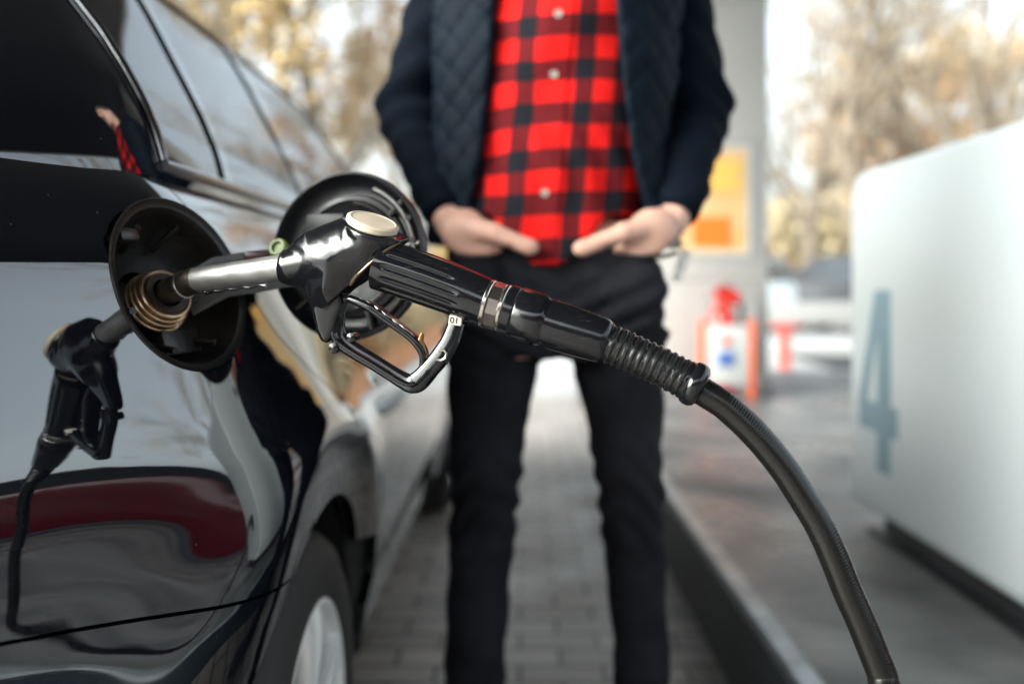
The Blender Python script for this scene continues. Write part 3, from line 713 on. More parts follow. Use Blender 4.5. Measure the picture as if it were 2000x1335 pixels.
# ribs and a ledge inside
g = G()
Q = lambda u, v, d: PC+T2*u+T1*v+NC*d      # u: toward car front if T2 points so
sgn = 1 if T2.y > 0 else -1
for a_ in (25, 70, 118, 200, 250, 300):
    g = G(); r = math.radians(a_); p0 = Q(math.cos(r)*.068*sgn, math.sin(r)*.068, -.014); p1 = Q(math.cos(r)*.052*sgn, math.sin(r)*.052, -.049)
    g.tube([p0, p1], .0035, 8); g.build('recess_rib', M_plastic, rec)
g = G(); g.box(Q(.012*sgn, -.050, -.040), (.052, .028, .014), .004, Matrix((T2, T1, NC)).transposed()); g.build('recess_ledge', M_plastic, rec)
g = G(); g.box(Q(-.045*sgn, .052, -.022), (.024, .014, .020), .004, Matrix((T2, T1, NC)).transposed())
g.build('recess_clip', M_plastic, rec)
neck = Q(-.002*sgn, -.010, -.048)
NA = (NC*.92+T1*.18+T2*(-.2*sgn)).normalized()
for i, (r_, d_) in enumerate(((.0300,.008),(.0285,.0145),(.027,.0205),(.0250,.026))):
    g = G(); n_ = 60
    R1 = T1-NA*T1.dot(NA); R1.normalize(); R2 = NA.cross(R1)
    g.tube([neck+NA*d_+R1*(r_*math.cos(t))+R2*(r_*math.sin(t)) for t in np.linspace(0, 2*math.pi, n_+1)], .0024, 10, caps=False)
    g.build('neck_ring', M_brass, rec)
g = G(); g.lathe(neck, NA, [(.023,-.02),(.025,.0),(.025,.024),(.0215,.030),(.0150,.030),(.0145,.0),(.0145,-.02)], 48, closed=True); g.build('filler_neck', mat('dark_brown_metal', (.05,.038,.03), rough=.4, metal=.7, var=.4, vscale=40), rec)

# fuel flap (open) ---------------------------------------------------------
DC = at(684, 500, 1.0); ND = Vector((-.30, -.94, .06)).normalized()
D1 = Vector((0,0,1)); D1 = (D1-ND*D1.dot(ND)).normalized(); D2 = D1.cross(ND)   # D2 to camera-right
if D2.x < 0: D2 = -D2
fl = G(); fl.lathe(DC, ND, [(0,-.018),(.05,-.0165),(.08,-.012),(.0905,-.004),(.0925,.004),(.0915,.0095),(.089,.0105),(.0865,.0085),(.0845,-.001),(.077,-.0055),(.069,-.006),(.067,-.001),(.062,.0005),(.060,-.002),(.03,-.003),(0,-.003)], 96, ref=D1)
flap = fl.build('fuel_flap', mat('flap_black_paint', (.004,.0045,.006), rough=.42, coat=.08, spec=.35, bump=.05, bscale=90), car, auto=50)
def DQ(u, v, d): return DC+D2*u+D1*v+ND*d
RD = Matrix((D2, D1, ND)).transposed()
g = G(); g.box(DQ(-.032, .036, .0012), (.046, .022, .0022), .001, RD); g.build('warning_label', mat('grey_label', (.016,.016,.018), rough=.5, var=.2, vscale=120), flap)
g = G()
g.tube([DQ(.058*math.cos(t), .058*math.sin(t), .0025) for t in np.linspace(-1.4, 1.5, 24)], .0024, 8)
g.tube([DQ(.078*math.cos(t), .078*math.sin(t), .002) for t in np.linspace(-.9, 1.2, 24)], .0042, 10)
for t in (-2.4, -1.2, 0.15, .75): g.tube([DQ(.064*math.cos(t), .064*math.sin(t), 0), DQ(.086*math.cos(t), .086*math.sin(t), .003)], .0035, 8)
g.build('flap_rib', M_plastic, flap)
for u, v in ((.077, .016), (.074, -.030), (.071, .040), (-.03,-.055)):
    g = G(); g.lathe(DQ(u, v, .0045), ND, [(0,0),(.0034,0),(.0034,.0022),(0,.0022)], 16); g.build('screw_hole', M_dark, flap)
# hinge arm: flat plate from the recess to the flap
A0 = Vector(Q(.030*sgn, -.006, -.034)); A1 = at(430, 541, .93); A2 = at(560, 522, .965); A3 = DQ(-.018, -.012, .008)
g = G(); g.tube([A0, A1, at(495, 531, .945), A2, A3], [.021,.022,.022,.021,.018], 16, sec=(1.0,.16,5), up=(0,0,1)); arm = g.build('hinge_arm', mat('grey_black_arm', (.075,.073,.072), rough=.35, bump=.05), car)
g = G(); g.lathe(at(546, 486, .952), (-.25,-.9,.35), [(0,-.006),(.010,-.006),(.0105,.004),(.0085,.0065),(.006,.0065),(.0055,.003),(0,.003)], 32); g.build('stop_button', M_green, arm)
g = G(); g.box(at(500, 500, .938), (.024,.008,.010), .003); g.build('latch_tab', M_redp, arm)

# ================================================================== NOZZLE
def NY(px): return .812-.00008*(px-800)
TH = math.atan2(.00008*1778*1, 1.0)*1.0
NNm = Vector((-.15, -.988, 0)).normalized()
PXM = 2190.0
def N_(px, py, c=0): return at(px, py, NY(px))+NNm*(c/PXM)
nz_ = thing('fuel_nozzle', 'black petrol pump nozzle with cream cap, its metal spout in the car filler', 'fuel nozzle', tuple(N_(800, 560)))
def nmap(v):
    Y = .812-.00008*(v[:,0]-800); x = (v[:,0]-VX)/F*Y; z = CAM_H-(v[:,1]-VY)/F*Y
    P = np.stack([x, Y, z], 1)+np.array(NNm)[None]*(v[:,2:3]/PXM); return P
def poly_sdf(P, X, Y):
    P = np.array(P, np.float32); d = np.full(X.shape, 1e9, np.float32); ins = np.zeros(X.shape, bool)
    for i in range(len(P)):
        a, b = P[i], P[(i+1) % len(P)]; e_ = b-a; t = np.clip(((X-a[0])*e_[0]+(Y-a[1])*e_[1])/(e_@e_), 0, 1)
        d = np.minimum(d, (X-a[0]-t*e_[0])**2+(Y-a[1]-t*e_[1])**2)
        c = ((a[1] > Y) != (b[1] > Y)) & (X < (b[0]-a[0])*(Y-a[1])/(b[1]-a[1]+1e-9)+a[0]); ins ^= c
    d = np.sqrt(d); return np.where(ins, -d, d)
PM = [(584,478),(604,464),(640,451),(676,438),(700,440),(783,455),(787,472),(739,512),(701,547),(688,566),(672,594),(656,606),(640,603),(618,594),(611,583),(608,552),(590,548)]
PF = [(611,560),(672,570),(676,594),(664,622),(657,648),(651,661),(641,670),(630,665),(622,648),(614,605)]
def noz(X, Y, Z):
    X2, Y2 = X[:,:,0], Y[:,:,0]
    pm = poly_sdf(PM, X2, Y2)[:,:,None]; pf = poly_sdf(PF, X2, Y2)[:,:,None]
    sn = cone(X, Y, Z, (570,521,0), (650,506,0), 36.5, 45)
    sn = smax(sn, 550-X-.10*(Y-520), 5); sn = smax(sn, X-668, 8)
    T = np.interp(X2, [560,610,700,780], [34,46,53,53]).astype(np.float32)[:,:,None]
    T = T-np.clip((Y-560)/50, 0, 1)*12
    mb = smax(pm*.9+Z*Z/ (T*1.15) -T*.28, np.abs(Z)-T, 24)
    fb = smax(pf, np.abs(Z)-(24-np.clip((Y-580)/80, 0, 1)*8), 10)
    top_ = np.array([731.,448.,8.]); ax_ = np.array([-.315,.92,-.22]); ax_ /= np.linalg.norm(ax_)
    px, py, pz_ = X-top_[0], Y-top_[1], Z-top_[2]; t = px*ax_[0]+py*ax_[1]+pz_*ax_[2]
    rr = np.sqrt(np.maximum(px**2+py**2+pz_**2-t*t, 0)); rad_ = np.interp(t, [0,12,60,130], [50.5,52,50,34]).astype(np.float32)
    br = smax(smax(rr-rad_, -t, 5), t-125, 14)
    mb = np.maximum(mb, -t-1)
    d = smin(mb, br, 9); d = smin(d, sn, 12)
    cut = (X-787)*.66+(Y-474)*.75
    d = smax(d, cut, 3); d = smin(d, fb, 5)
    return d
sdf_obj('valve_body', np.arange(535, 800, 1.7), np.arange(415, 680, 1.7), np.arange(-66, 68, 1.7), noz, M_noz, nz_, nmap, relax=7)
def nthing(g, name, m, **k_): return g.build(name, m, nz_, **k_)
# cap: slightly tilted disc
axc = Vector((.30, -.30, .907)).normalized(); 
g = G(); cc = N_(731, 436, 10); g.lathe(cc, axc, [(0,-.004),(.0225,-.004),(.0238,-.0025),(.0238,.0015),(.022,.0028),(.0205,.0030),(.020,.0024),(0,.0030)], 64); nthing(g, 'cap', M_cream)
g = G(); g.lathe(cc, axc, [(0,-.010),(.0205,-.010),(.0215,-.004),(0,-.004)], 48); nthing(g, 'cap_seat', M_noz)
# spout
_b0, _b1 = N_(556,521), at(384,546,.870)
SP = [_b0, _b0.lerp(_b1,.25), _b0.lerp(_b1,.5), _b0.lerp(_b1,.75), _b0.lerp(_b1,.93), _b1, at(368,552,.876), at(352,560,.882), neck+NA*.034, neck+NA*.012, neck-NA*.02]
SR = [.0118,.0118,.0117,.0116,.0113,.0108,.0102,.0102,.0098,.0098,.0098]
def dens(P, R, n=8):
    P = [Vector(p) for p in P]; out = []; ro = []
    for i in range(len(P)-1):
        p0, p1, p2, p3 = P[max(i-1,0)], P[i], P[i+1], P[min(i+2,len(P)-1)]
        for k_ in range(n):
            t = k_/n; out.append(.5*((2*p1)+(p2-p0)*t+(2*p0-5*p1+4*p2-p3)*t*t+(3*p1-p0-3*p2+p3)*t**3)); ro.append(R[i]*(1-t)+R[i+1]*t)
    return out+[P[-1]], ro+[R[-1]]
a_, b_ = dens(SP, SR, 6); g = G(); g.tube(a_, b_, 40); spo = nthing(g, 'spout', M_steel)
g = G(); g.tube(a_[30:52], [.0128 if i > 3 else .0119+.0003*i for i in range(22)], 32); g.build('spout_sleeve', mat('dark_worn_metal', (.10,.085,.07), rough=.35, metal=.8, var=.4, vscale=60), spo)
g = G(); dd = (a_[38]-a_[34]).normalized(); g.lathe(a_[39], dd, [(.0120,-.002),(.0137,-.001),(.0137,.001),(.0120,.002)], 40, closed=True); 0
g.build('spout_ring', mat('ring_steel', (.45,.42,.38), rough=.3, metal=1), spo)
g = G(); pts = []
for i in range(5, 25):
    pts.append(a_[i]+Vector((0,0,-1))*(b_[i]+.0012+.0016*(.5+.5*math.sin(i*1.55)))+NNm*.001)
g.tube(pts, .0016, 8); g.build('toothed_strip', M_chrome, spo)
# grip with flutes
AX0, AX1 = Vector((742,516)), Vector((951,592))
ng = 90; pts = []; rad = []
for i in range(ng+1):
    t = i/ng; p = AX0.lerp(AX1, t); p.y += -3*math.sin(t*math.pi); pts.append(N_(p.x, p.y)); rad.append((51-5*t+2*math.sin(t*3.14))/PXM)
def flute(th, i):
    t = i/ng; r = 1.0
    for k_, (c0, t1) in enumerate(((-.9,.62),(-.45,.70),(0.0,.76),(.45,.78),(.9,.76))):
        # th measured from 'up' toward camera side
        d = (th-math.pi/2*1.0 - c0*1.0+math.pi) % (2*math.pi)-math.pi
        wdw = 1/(1+math.exp(-(t-.10)*60))/(1+math.exp((t-t1)*45))
        r -= .075*math.exp(-(d/.085)**2)*wdw
    for k_, (c0, t1) in enumerate(((-.9,.62),(-.45,.70),(0.0,.76),(.45,.78),(.9,.76))):
        d = (th+math.pi/2 - c0+math.pi) % (2*math.pi)-math.pi
        wdw = 1/(1+math.exp(-(t-.10)*60))/(1+math.exp((t-t1)*45)); r -= .075*math.exp(-(d/.085)**2)*wdw
    return r
g = G(); g.tube(pts, rad, 200, rf=flute, up=(0,0,1)); nthing(g, 'grip', M_noz)
# edge bead at the joint
g = G(); g.tube([N_(787,473,20), N_(762,494,40), N_(735,517,46), N_(708,541,42), N_(695,556,30)], .0016, 10); nthing(g, 'joint_bead', mat('bead_bronze', (.12,.09,.06), rough=.25, metal=.6))
# rings
def axl(p0, p1, prof, name, m, n=64, **kw):
    a0, a1 = N_(*p0), N_(*p1); d = (a1-a0).normalized(); g = G(); g.lathe(a0, d, [(r/PXM, t/PXM) for r, t in prof], n); return nthing(g, name, m, **kw)
M_ring = mat('nickel_ring', (.50,.46,.42), rough=.22, metal=1, bump=.03, bscale=150)
axl((951,592),(990,604), [(0,-2),(46,-2),(47.5,0),(47.5,5),(46,6.5),(45,6.5),(0,6.5)], 'collar', M_ring)
h0, h1 = N_(957,594), N_(990,604); g = G(); dd = (h1-h0).normalized(); g.lathe(h0, dd, [(0,0),(43.5/PXM,0),(46.5/PXM,3/PXM),(46.5/PXM,22/PXM),(43.5/PXM,25/PXM),(0,25/PXM)], 10); nthing(g, 'hex_nut', M_ring, auto=25)
axl((981,601),(1020,613), [(0,-1),(45,-1),(47,1),(47,5),(45.5,7),(0,7)], 'collar', M_ring)
sw0 = (988,603)
axl(sw0, (1059,627), [(0,0),(46,0),(48,2),(48,18),(46.8,19.5),(48.5,21),(50,24),(50,66),(49,72),(47.5,76),(45,82),(44.5,88),(0,88)], 'swivel', M_noz)
axl((1068,630),(1181,666), [(0,0),(46.5,0),(46.5,8),(45.5,50),(43,108),(41,116),(37,121),(33,124),(0,124)], 'swivel_sleeve', M_noz)
# guard
GP = [(668,585),(661,612),(659,640),(667,664),(690,682),(730,706),(765,728),(790,743),(806,748),(820,742),(842,718),(862,694),(878,668),(887,645),(892,630)]
pts, rr_ = dens([N_(x, y, 2) for x, y in GP], [r/PXM for r in (12,12,12.5,13.5,13,12.5,12.5,13.5,16,16,14.5,15,14,13,12)], 5)
g = G(); g.tube(pts, rr_, 28, sec=(1.0,1.25,3.4), up=NNm.cross(Vector((0,0,1))) if False else None)
grd = nthing(g, 'trigger_guard', M_noz)
g = G(); g.tube([p+NNm*.0085 for p in pts[12:44]], [.0022]*32, 8); g.build('guard_rib', M_noz, grd)
g = G(); g.lathe(N_(657,678,12), NNm, [(0,-.012),(.0045,-.012),(.0055,0),(.0045,.003),(0,.004)], 24); g.lathe(N_(690,658,6), NNm, [(0,-.01),(.004,-.01),(.004,.004),(0,.005)], 24); g.build('pivot_pin', M_noz, grd)
g = G(); g.tube([N_(x, y, 21) for x, y in ((862,683),(872,682),(877,688),(874,698),(866,702),(857,699))], .0012, 8); g.build('hook_mark', mat('worn_silver', (.5,.46,.4), rough=.3, metal=1), grd)
g = G(); RN = Matrix.Rotation(math.radians(8), 3, 'Y'); g.box(N_(892,625,9), (.0115,.012,.0085), .001, RN); tgp = g.build('number_tag', mat('ivory_tag', (.62,.58,.5), rough=.5, var=.15, vscale=200), grd)
# the marking on the tag
fc = bpy.data.curves.new('tag_text', 'FONT'); fc.body = '01'; fc.size = .0078; fc.extrude = .0001; fc.align_x = 'CENTER'; fc.align_y = 'CENTER'
fo = bpy.data.objects.new('tag_text', fc); C.objects.link(fo); bpy.context.view_layer.update()
fm = bpy.data.meshes.new_from_object(fo.evaluated_get(bpy.context.evaluated_depsgraph_get())); C.objects.unlink(fo); bpy.data.objects.remove(fo)
fm.name = 'tag_text'; rotm = Matrix.Rotation(math.radians(90), 4, 'X'); yaw = math.atan2(NNm.x, -NNm.y)
fm.transform(Matrix.Translation(N_(892,625,9)+NNm*.0062+Vector((0,-.0002,0))) @ Matrix.Rotation(math.radians(8),4,'Y') @ rotm); fm.transform(Matrix.Translation(-Vector(nz_.location)))
fm.materials.clear(); fm.materials.append(M_dark); fo = bpy.data.objects.new('tag_marking', fm); link(fo, grd)
# lever
LP = [(684,583,0),(705,590,0),(727,600,0),(752,618,0),(778,637,0),(802,655,0),(818,672,0),(828,692,0),(826,714,0),(820,730,0)]
pts, rr_ = dens([N_(*p) for p in LP], [r/PXM for r in (9,11,12,11.5,10.5,10,10,9,7,5)], 5)
g = G(); g.tube(pts, rr_, 20, sec=(.85,1.9,3.5)); lev = nthing(g, 'lever', M_noz)
g = G(); q = [p+Vector((.001,0,.0036))+NNm*.005 for p in pts[5:29]]; g.tube(q, [.0012+.0022*abs(math.sin(i*.9+1))*math.sin(math.pi*i/23) for i in range(len(q))], 10, sec=(.6,1.6,2.2)); g.build('worn_edge', M_lever, lev)
g = G(); pts, rr_ = dens([N_(x, y, 10) for x, y in ((828,650),(825,661),(823,672),(828,684),(833,693),(837,697))], [.0008,.0014,.0021,.0016,.0015,.0008], 4); g.tube(pts, rr_, 12, sec=(.9,1.8,3)); g.tube([N_(823,668,10), N_(817,664,10)], [.0018,.0006], 8); g.tube([N_(831,690,10), N_(839,688,10)], [.0018,.0006], 8); g.build('latch_clip', M_clip, lev)
# drip sleeve of the hose ------------------------------------------------
hs = thing('fuel_hose', 'thick black rubber hose arching from the nozzle down past the white dispenser', 'hose', tuple(N_(1365,757)))
BP = [(1178,665),(1215,681),(1250,697),(1285,713),(1320,731),(1345,744)]
pts, rr_ = dens([N_(*p) for p in BP], [37/PXM,36.5/PXM,36/PXM,36/PXM,36/PXM,36/PXM], 44)
L = 0; rad = []
cum = [0]
for i in range(1, len(pts)): cum.append(cum[-1]+(pts[i]-pts[i-1]).length)
pitch = cum[-1]/12.5
def rib(th, i):
    ph = (cum[i]/pitch-.06*math.sin(th*1+0.6)) % 1.0
    r = 1.0+.085*(1/(1+math.exp(-(ph-.12)*50)) - 1/(1+math.exp(-(ph-.62)*50)))
    # notches
    kx = int(cum[i]/pitch); nt_ = abs(((th*1.0+kx*1.15) % (math.pi*.66))-.33)
    if nt_ < .12 and ph > .62: r += .05*min(1, (.12-nt_)/.05)
    return r*.94
g = G(); g.tube(pts, rr_, 96, rf=rib); g.build('bend_restrictor', mat('restrictor_rubber', (.007,.007,.007), rough=.24, rvar=.15, rscale=40), hs)
g = G(); d0 = N_(1340,741); d1 = N_(1372,758); g.lathe(d0, (d1-d0).normalized(), [(r/PXM, t/PXM) for r, t in ((0,-6),(34,-6),(37,-3),(37,0),(36.5,3),(40,6),(42.5,12),(42,22),(38,30),(31,34),(0,34))], 64); g.build('end_cuff', M_noz, hs)
HP = [(1352,750,0),(1372,764,0),(1400,781,0),(1422,797,0),(1474,846,0),(1526,908,0),(1565,967,0),(1600,1025,0),(1630,1090,0),(1656,1155,0),(1685,1220,0),(1721,1311,0),(1745,1372,0)]
W = [N_(*p) for p in HP]; W += [Vector((.375,.74,.44)), Vector((.46,.76,.32)), Vector((.62,.86,.262)), Vector((.85,.98,.262)), Vector((1.08,1.16,.30)), Vector((1.19,1.32,.44)), Vector((1.20,1.44,.58)), Vector((1.20,1.51,.60))]
pts, rr_ = dens(W, [26.5/PXM]*len(W), 14)
def hose_mat():
    n, p = nodes_of(M_hose); uv = n.nodes.new('ShaderNodeAttribute'); uv.attribute_name = 'along'
    m1 = n.nodes.new('ShaderNodeMath'); m1.operation = 'SINE'; mm = n.nodes.new('ShaderNodeMath'); mm.operation = 'MULTIPLY'; mm.inputs[1].default_value = 2*math.pi/.0026
    sx = n.nodes.new('ShaderNodeSeparateXYZ'); n.links.new(uv.outputs['Vector'], sx.inputs[0])
    an = n.nodes.new('ShaderNodeMath'); an.operation = 'MULTIPLY'; an.inputs[1].default_value = 1.0
    ad = n.nodes.new('ShaderNodeMath'); ad.operation = 'ADD'
    n.links.new(sx.outputs[0], mm.inputs[0]); n.links.new(sx.outputs[1], an.inputs[0]); n.links.new(mm.outputs[0], ad.inputs[0]); n.links.new(an.outputs[0], ad.inputs[1]); n.links.new(ad.outputs[0], m1.inputs[0])
    ns = n.nodes.new('ShaderNodeTexNoise'); ns.inputs['Scale'].default_value = 120; tc = n.nodes.new('ShaderNodeTexCoord'); n.links.new(tc.outputs['Object'], ns.inputs[0])
    a2 = n.nodes.new('ShaderNodeMath'); a2.operation = 'MULTIPLY_ADD'; a2.inputs[1].default_value = .45; n.links.new(m1.outputs[0], a2.inputs[0]); n.links.new(ns.outputs[0], a2.inputs[2])
    b = n.nodes.new('ShaderNodeBump'); b.inputs['Strength'].default_value = .3; b.inputs['Distance'].default_value = .00022
    n.links.new(a2.outputs[0], b.inputs['Height']); n.links.new(b.outputs[0], p.inputs['Normal'])
hose_mat()
g = G(); g.tube(pts, rr_, 32); ho = g.build('tube', M_hose, hs)
cum = [0]
for i in range(1, len(pts)): cum.append(cum[-1]+(pts[i]-pts[i-1]).length)
at_ = ho.data.attributes.new('along', 'FLOAT_VECTOR', 'POINT')
at_.data.foreach_set('vector', np.array([(cum[i//32], 2*math.pi*abs((i % 32)/32-.5)*2, 0) for i in range(len(pts)*32)], np.float32).ravel())

# ================================================================== PERSON
man = thing('person', 'man in a red and black checked shirt and dark jeans, hands in his pockets', 'person', (.06, 1.56, 0))
def xcz(z): return .040+(z-1.07)*.078
ZT = np.array([.80,.90,.97,1.05,1.15,1.25,1.35,1.43,1.48,1.52,1.545])
XT = xcz(ZT)+np.array([.022,.018,.010,0,0,0,0,0,0,0,0])
torso = dict(zs=ZT, cx=XT, cy=np.full(11,1.56), rx=np.array([.165,.168,.165,.158,.160,.172,.185,.195,.19,.15,.08]), ry=np.array([.108,.112,.110,.106,.108,.114,.118,.112,.10,.085,.06]))
armL = [(-.105,1.585,1.475), (-.200,1.625,1.225), (-.112,1.475,1.022)]
armR = [(.252,1.585,1.475), (.322,1.625,1.225), (.247,1.475,1.022)]
def legs_(X, Y, Z, grow, knee_w=True, zlo=.04):
    zs = np.array([zlo, .27, .45, .55, .68, .78, .84, .93])
    def one(cx, rx, ry):
        return loftz(X, Y, Z, zs, np.array(cx), np.array([1.60,1.585,1.57,1.56,1.56,1.56,1.56,1.56]), np.array(rx)+grow, np.array(ry)+grow, 2.2)
    a = one([-.082,-.078,-.068,-.060,-.055,-.045,-.04,-.02], [.048,.052,.055,.058,.067,.079,.084,.09], [.060,.062,.063,.068,.078,.088,.095,.1])
    b = one([.222,.212,.198,.190,.180,.168,.162,.14], [.045,.048,.052,.055,.065,.077,.084,.09], [.060,.062,.063,.068,.078,.088,.095,.1])
    return smin(a, b, .012)
def hand(X, Y, Z, s):
    xp = -.069 if s < 0 else .190; zt = .958+.0105*np.minimum(((X-xp)/.045)**2, 2.0)
    Y = Y-.036*np.clip((zt+.008-Z)/.010, 0, 1)*np.clip((.062-np.abs(X-xp))/.010, 0, 1)
    """s=-1: his right hand at image left"""
    if s < 0: wr_, pc, th0, th1, th2 = armL[2], (-.078,1.444,1.000), (-.082,1.440,1.012), (-.040,1.416,1.000), (.012,1.408,.9785)
    else: wr_, pc, th0, th1, th2 = armR[2], (.200,1.444,1.000), (.203,1.440,1.012), (.160,1.416,1.000), (.100,1.408,.9765)
    kx = pc[0]-s*0.028
    d = cone(X, Y, Z, wr_, (pc[0]+s*.012, pc[1]+.006, pc[2]+.010), .027, .029, (1,.75,1))
    d = smin(d, cone(X, Y, Z, (pc[0]+s*.012,pc[1],pc[2]+.004), (kx, pc[1]+.006, pc[2]-.048), .031, .030, (1.15,.55,1)), .016)
    # thumb
    t = smin(cone(X, Y, Z, th0, th1, .0195, .0150), cone(X, Y, Z, th1, th2, .0148, .0125), .006); t = smin(t, ell(X, Y, Z, (th2[0]-s*.004, th2[1], th2[2]-.001), (.0145,.011,.0128)), .004)
    d = smin(d, t, .014)
    # four fingers down into the pocket
    for i, (o_, L_) in enumerate(((-.024,.058),(-.008,.070),(.008,.066),(.022,.052))):
        b0 = (kx-s*o_*-1, pc[1]+.006, pc[2]-.046); m0 = (b0[0]+s*.004, b0[1]+.004, b0[2]-L_*.55); e0 = (m0[0]+s*.002, m0[1]+.014, m0[2]-L_*.45)
        f = smin(cone(X, Y, Z, b0, m0, .0092, .0085), cone(X, Y, Z, m0, e0, .0085, .0070), .003); d = smin(d, f, .004)
    # knuckle / tendon ridges on the back of the hand
    for o_ in (-.018, -.006, .006, .018):
        d = d - .0012*np.exp(-((X-(pc[0]+s*.004+o_))/.0035)**2)*np.exp(-((Z-(pc[2]-.02))/.03)**2)
    return d
def skin(X, Y, Z):
    d = loftz(X, Y, Z, torso['zs'], torso['cx'], torso['cy'], torso['rx']-.02, torso['ry']-.018)
    d = smin(d, legs_(X, Y, Z, -.012, zlo=.05), .02)
    d = smin(d, cone(X, Y, Z, (.075,1.575,1.48), (.078,1.565,1.60), .058, .054), .03)
    # head
    hx, hy, hz = .080, 1.555, 1.70
    h = ell(X, Y, Z, (hx, hy+.012, hz+.022), (.076,.097,.100)); h = smin(h, ell(X, Y, Z, (hx, hy-.018, hz-.045), (.060,.070,.072)), .03)
    h = smin(h, cone(X, Y, Z, (hx, hy-.090, hz+.010), (hx, hy-.108, hz-.022), .009, .013), .012)     # nose
    h = smin(h, cone(X, Y, Z, (hx-.018, hy-.083, hz-.058), (hx+.018, hy-.083, hz-.058), .006, .006), .008)
    h = smin(h, ell(X, Y, Z, (hx, hy-.070, hz-.090), (.024,.022,.018)), .015)
    for s in (-1, 1):
        h = smax(h, -ell(X, Y, Z, (hx+s*.031, hy-.098, hz+.008), (.016,.014,.010)), .008); h = smin(h, ell(X, Y, Z, (hx+s*.031, hy-.076, hz+.008), (.013,.013,.012)), .002)
        h = smin(h, ell(X, Y, Z, (hx+s*.078, hy+.010, hz-.002), (.010,.020,.032)), .006)
        h = smin(h, cone(X, Y, Z, (hx+s*.018, hy-.086, hz+.027), (hx+s*.045, hy-.078, hz+.028), .006, .005), .008)
    d = smin(d, h, .02)
    for A_ in (armL, armR):
        d = smin(d, smin(cone(X, Y, Z, A_[0], A_[1], .050, .038), cone(X, Y, Z, A_[1], A_[2], .038, .026), .01), .02)
    d = smin(d, hand(X, Y, Z, -1), .004); d = smin(d, hand(X, Y, Z, 1), .004)
    for fx, in ((-.084,), (.224,)):
        d = smin(d, cone(X, Y, Z, (fx,1.62,.05), (fx*1.03,1.45,.035), .035, .026), .03)
    return d
xs = axis_(-.30, .42, .0045); ys = axis_(1.36, 1.72, .005, (1.37, 1.49), .0028)
zs = axis_(.0, 1.86, .012, (.86, 1.07), .003); zs = np.unique(np.round(np.r_[zs[zs < 1.52], np.arange(1.52, 1.86, .0045)], 5))
sdf_obj('body', xs, ys, zs, skin, M_skin, man)
def hair(X, Y, Z):
    hx, hy, hz = .080, 1.555, 1.70
    d = ell(X, Y, Z, (hx, hy+.018, hz+.032), (.084,.104,.104)); cutp = smax((hz+.045)-Z-(Y-(hy-.06))*.9, -(Y-(hy-.095)), .01)
    d = np.maximum(d, cutp)+.003*wr(X, Y, Z, 5); return d
sdf_obj('hair', axis_(-.03, .19, .005), axis_(1.42, 1.70, .005), axis_(1.58, 1.86, .005), hair, M_hair, man)
for s in (-1, 1):
    g = G(); g.lathe((.080+s*.031, 1.555-.0795, 1.708), (0,-1,0), [(0,.010),(.004,.0095),(.0065,.008),(.010,.003),(.011,-.004),(0,-.01)], 20); g.build('eye', mat('eye_white_brown', (.05,.03,.02), rough=.1), man)

def front_y(x, z, fn):
    ysx = np.linspace(1.38, 1.56, 400); v = fn(np.full(400, x), ysx, np.full(400, z)); i = np.argmax(v < 0); return ysx[i]
# jeans
def jeans(X, Y, Z):
    hip = loftz(X, Y, Z, np.array([.80,.86,.93,1.0]), np.array([.062,.062,.060,.052]), np.full(4,1.56), np.array([.172,.177,.176,.172]), np.array([.110,.118,.118,.114]), 2.3)
    d = smin(legs_(X, Y, Z, .0, zlo=.035), hip, .02)
    for cx in (-.072, .192):
        d = smin(d, ell(X, Y, Z, (cx*.97, 1.462, .912), (.052,.050,.062)), .012)
    # folds behind knees and at the hips, ankle stacking
    zz_ = Z+.18*np.abs(X-.065)
    k1 = np.exp(-((Z-.56)/.09)**2); k2 = np.exp(-((Z-.14)/.10)**2); k3 = np.exp(-((Z-.86)/.07)**2)
    sgn_ = np.sign(X-.065)
    d = d+.0045*k1*np.sin((Z+.25*sgn_*X)*120+4*np.sin(X*30)+1.7*np.sin(Y*25))+.006*k2*np.sin(Z*130+X*40)+.0055*k3*np.sin((Z-.5*np.abs(X-.065))*150)
    d = d+.0035*wr(X, Y, Z, 1.3)+.0025*np.exp(-((X-.060)/.004)**2)*(Z > .80)*(Y < 1.56)+.0018*np.exp(-((Y-1.555)/.004)**2)*(Z < .86)
    # leave the torso hollow at the top
    return d
sdf_obj('jeans', axis_(-.16, .30, .006), axis_(1.40, 1.70, .006), axis_(.02, 1.02, .006), jeans, M_jeans, man)
for s, x0, x1 in ((-1, -.117, -.021), (1, .142, .238)):
    g = G(); n_ = 16; pts = []
    for i in range(n_+1):
        t = i/n_; x = x0+(x1-x0)*t; z_ = .957+.0115*(2*t-1)**2; pts.append(Vector((x, front_y(x, z_, jeans)-.0005, z_)))
    g.tube(pts, .0035, 8); g.build('pocket_hem', M_jeans, man)
# shoes
for fx in (-.084, .224):
    def shoe(X, Y, Z, fx=fx):
        d = cone(X, Y, Z, (fx,1.645,.058), (fx*1.04,1.44,.042), .045, .038, (1,1,.9)); d = smin(d, cone(X, Y, Z, (fx,1.62,.07), (fx,1.62,.11), .045, .045), .03); return smax(d, .004-Z, .004)
    sdf_obj('shoe', axis_(fx-.09, fx+.09, .006), axis_(1.36, 1.74, .006), axis_(-.01, .17, .006), shoe, M_black, man)
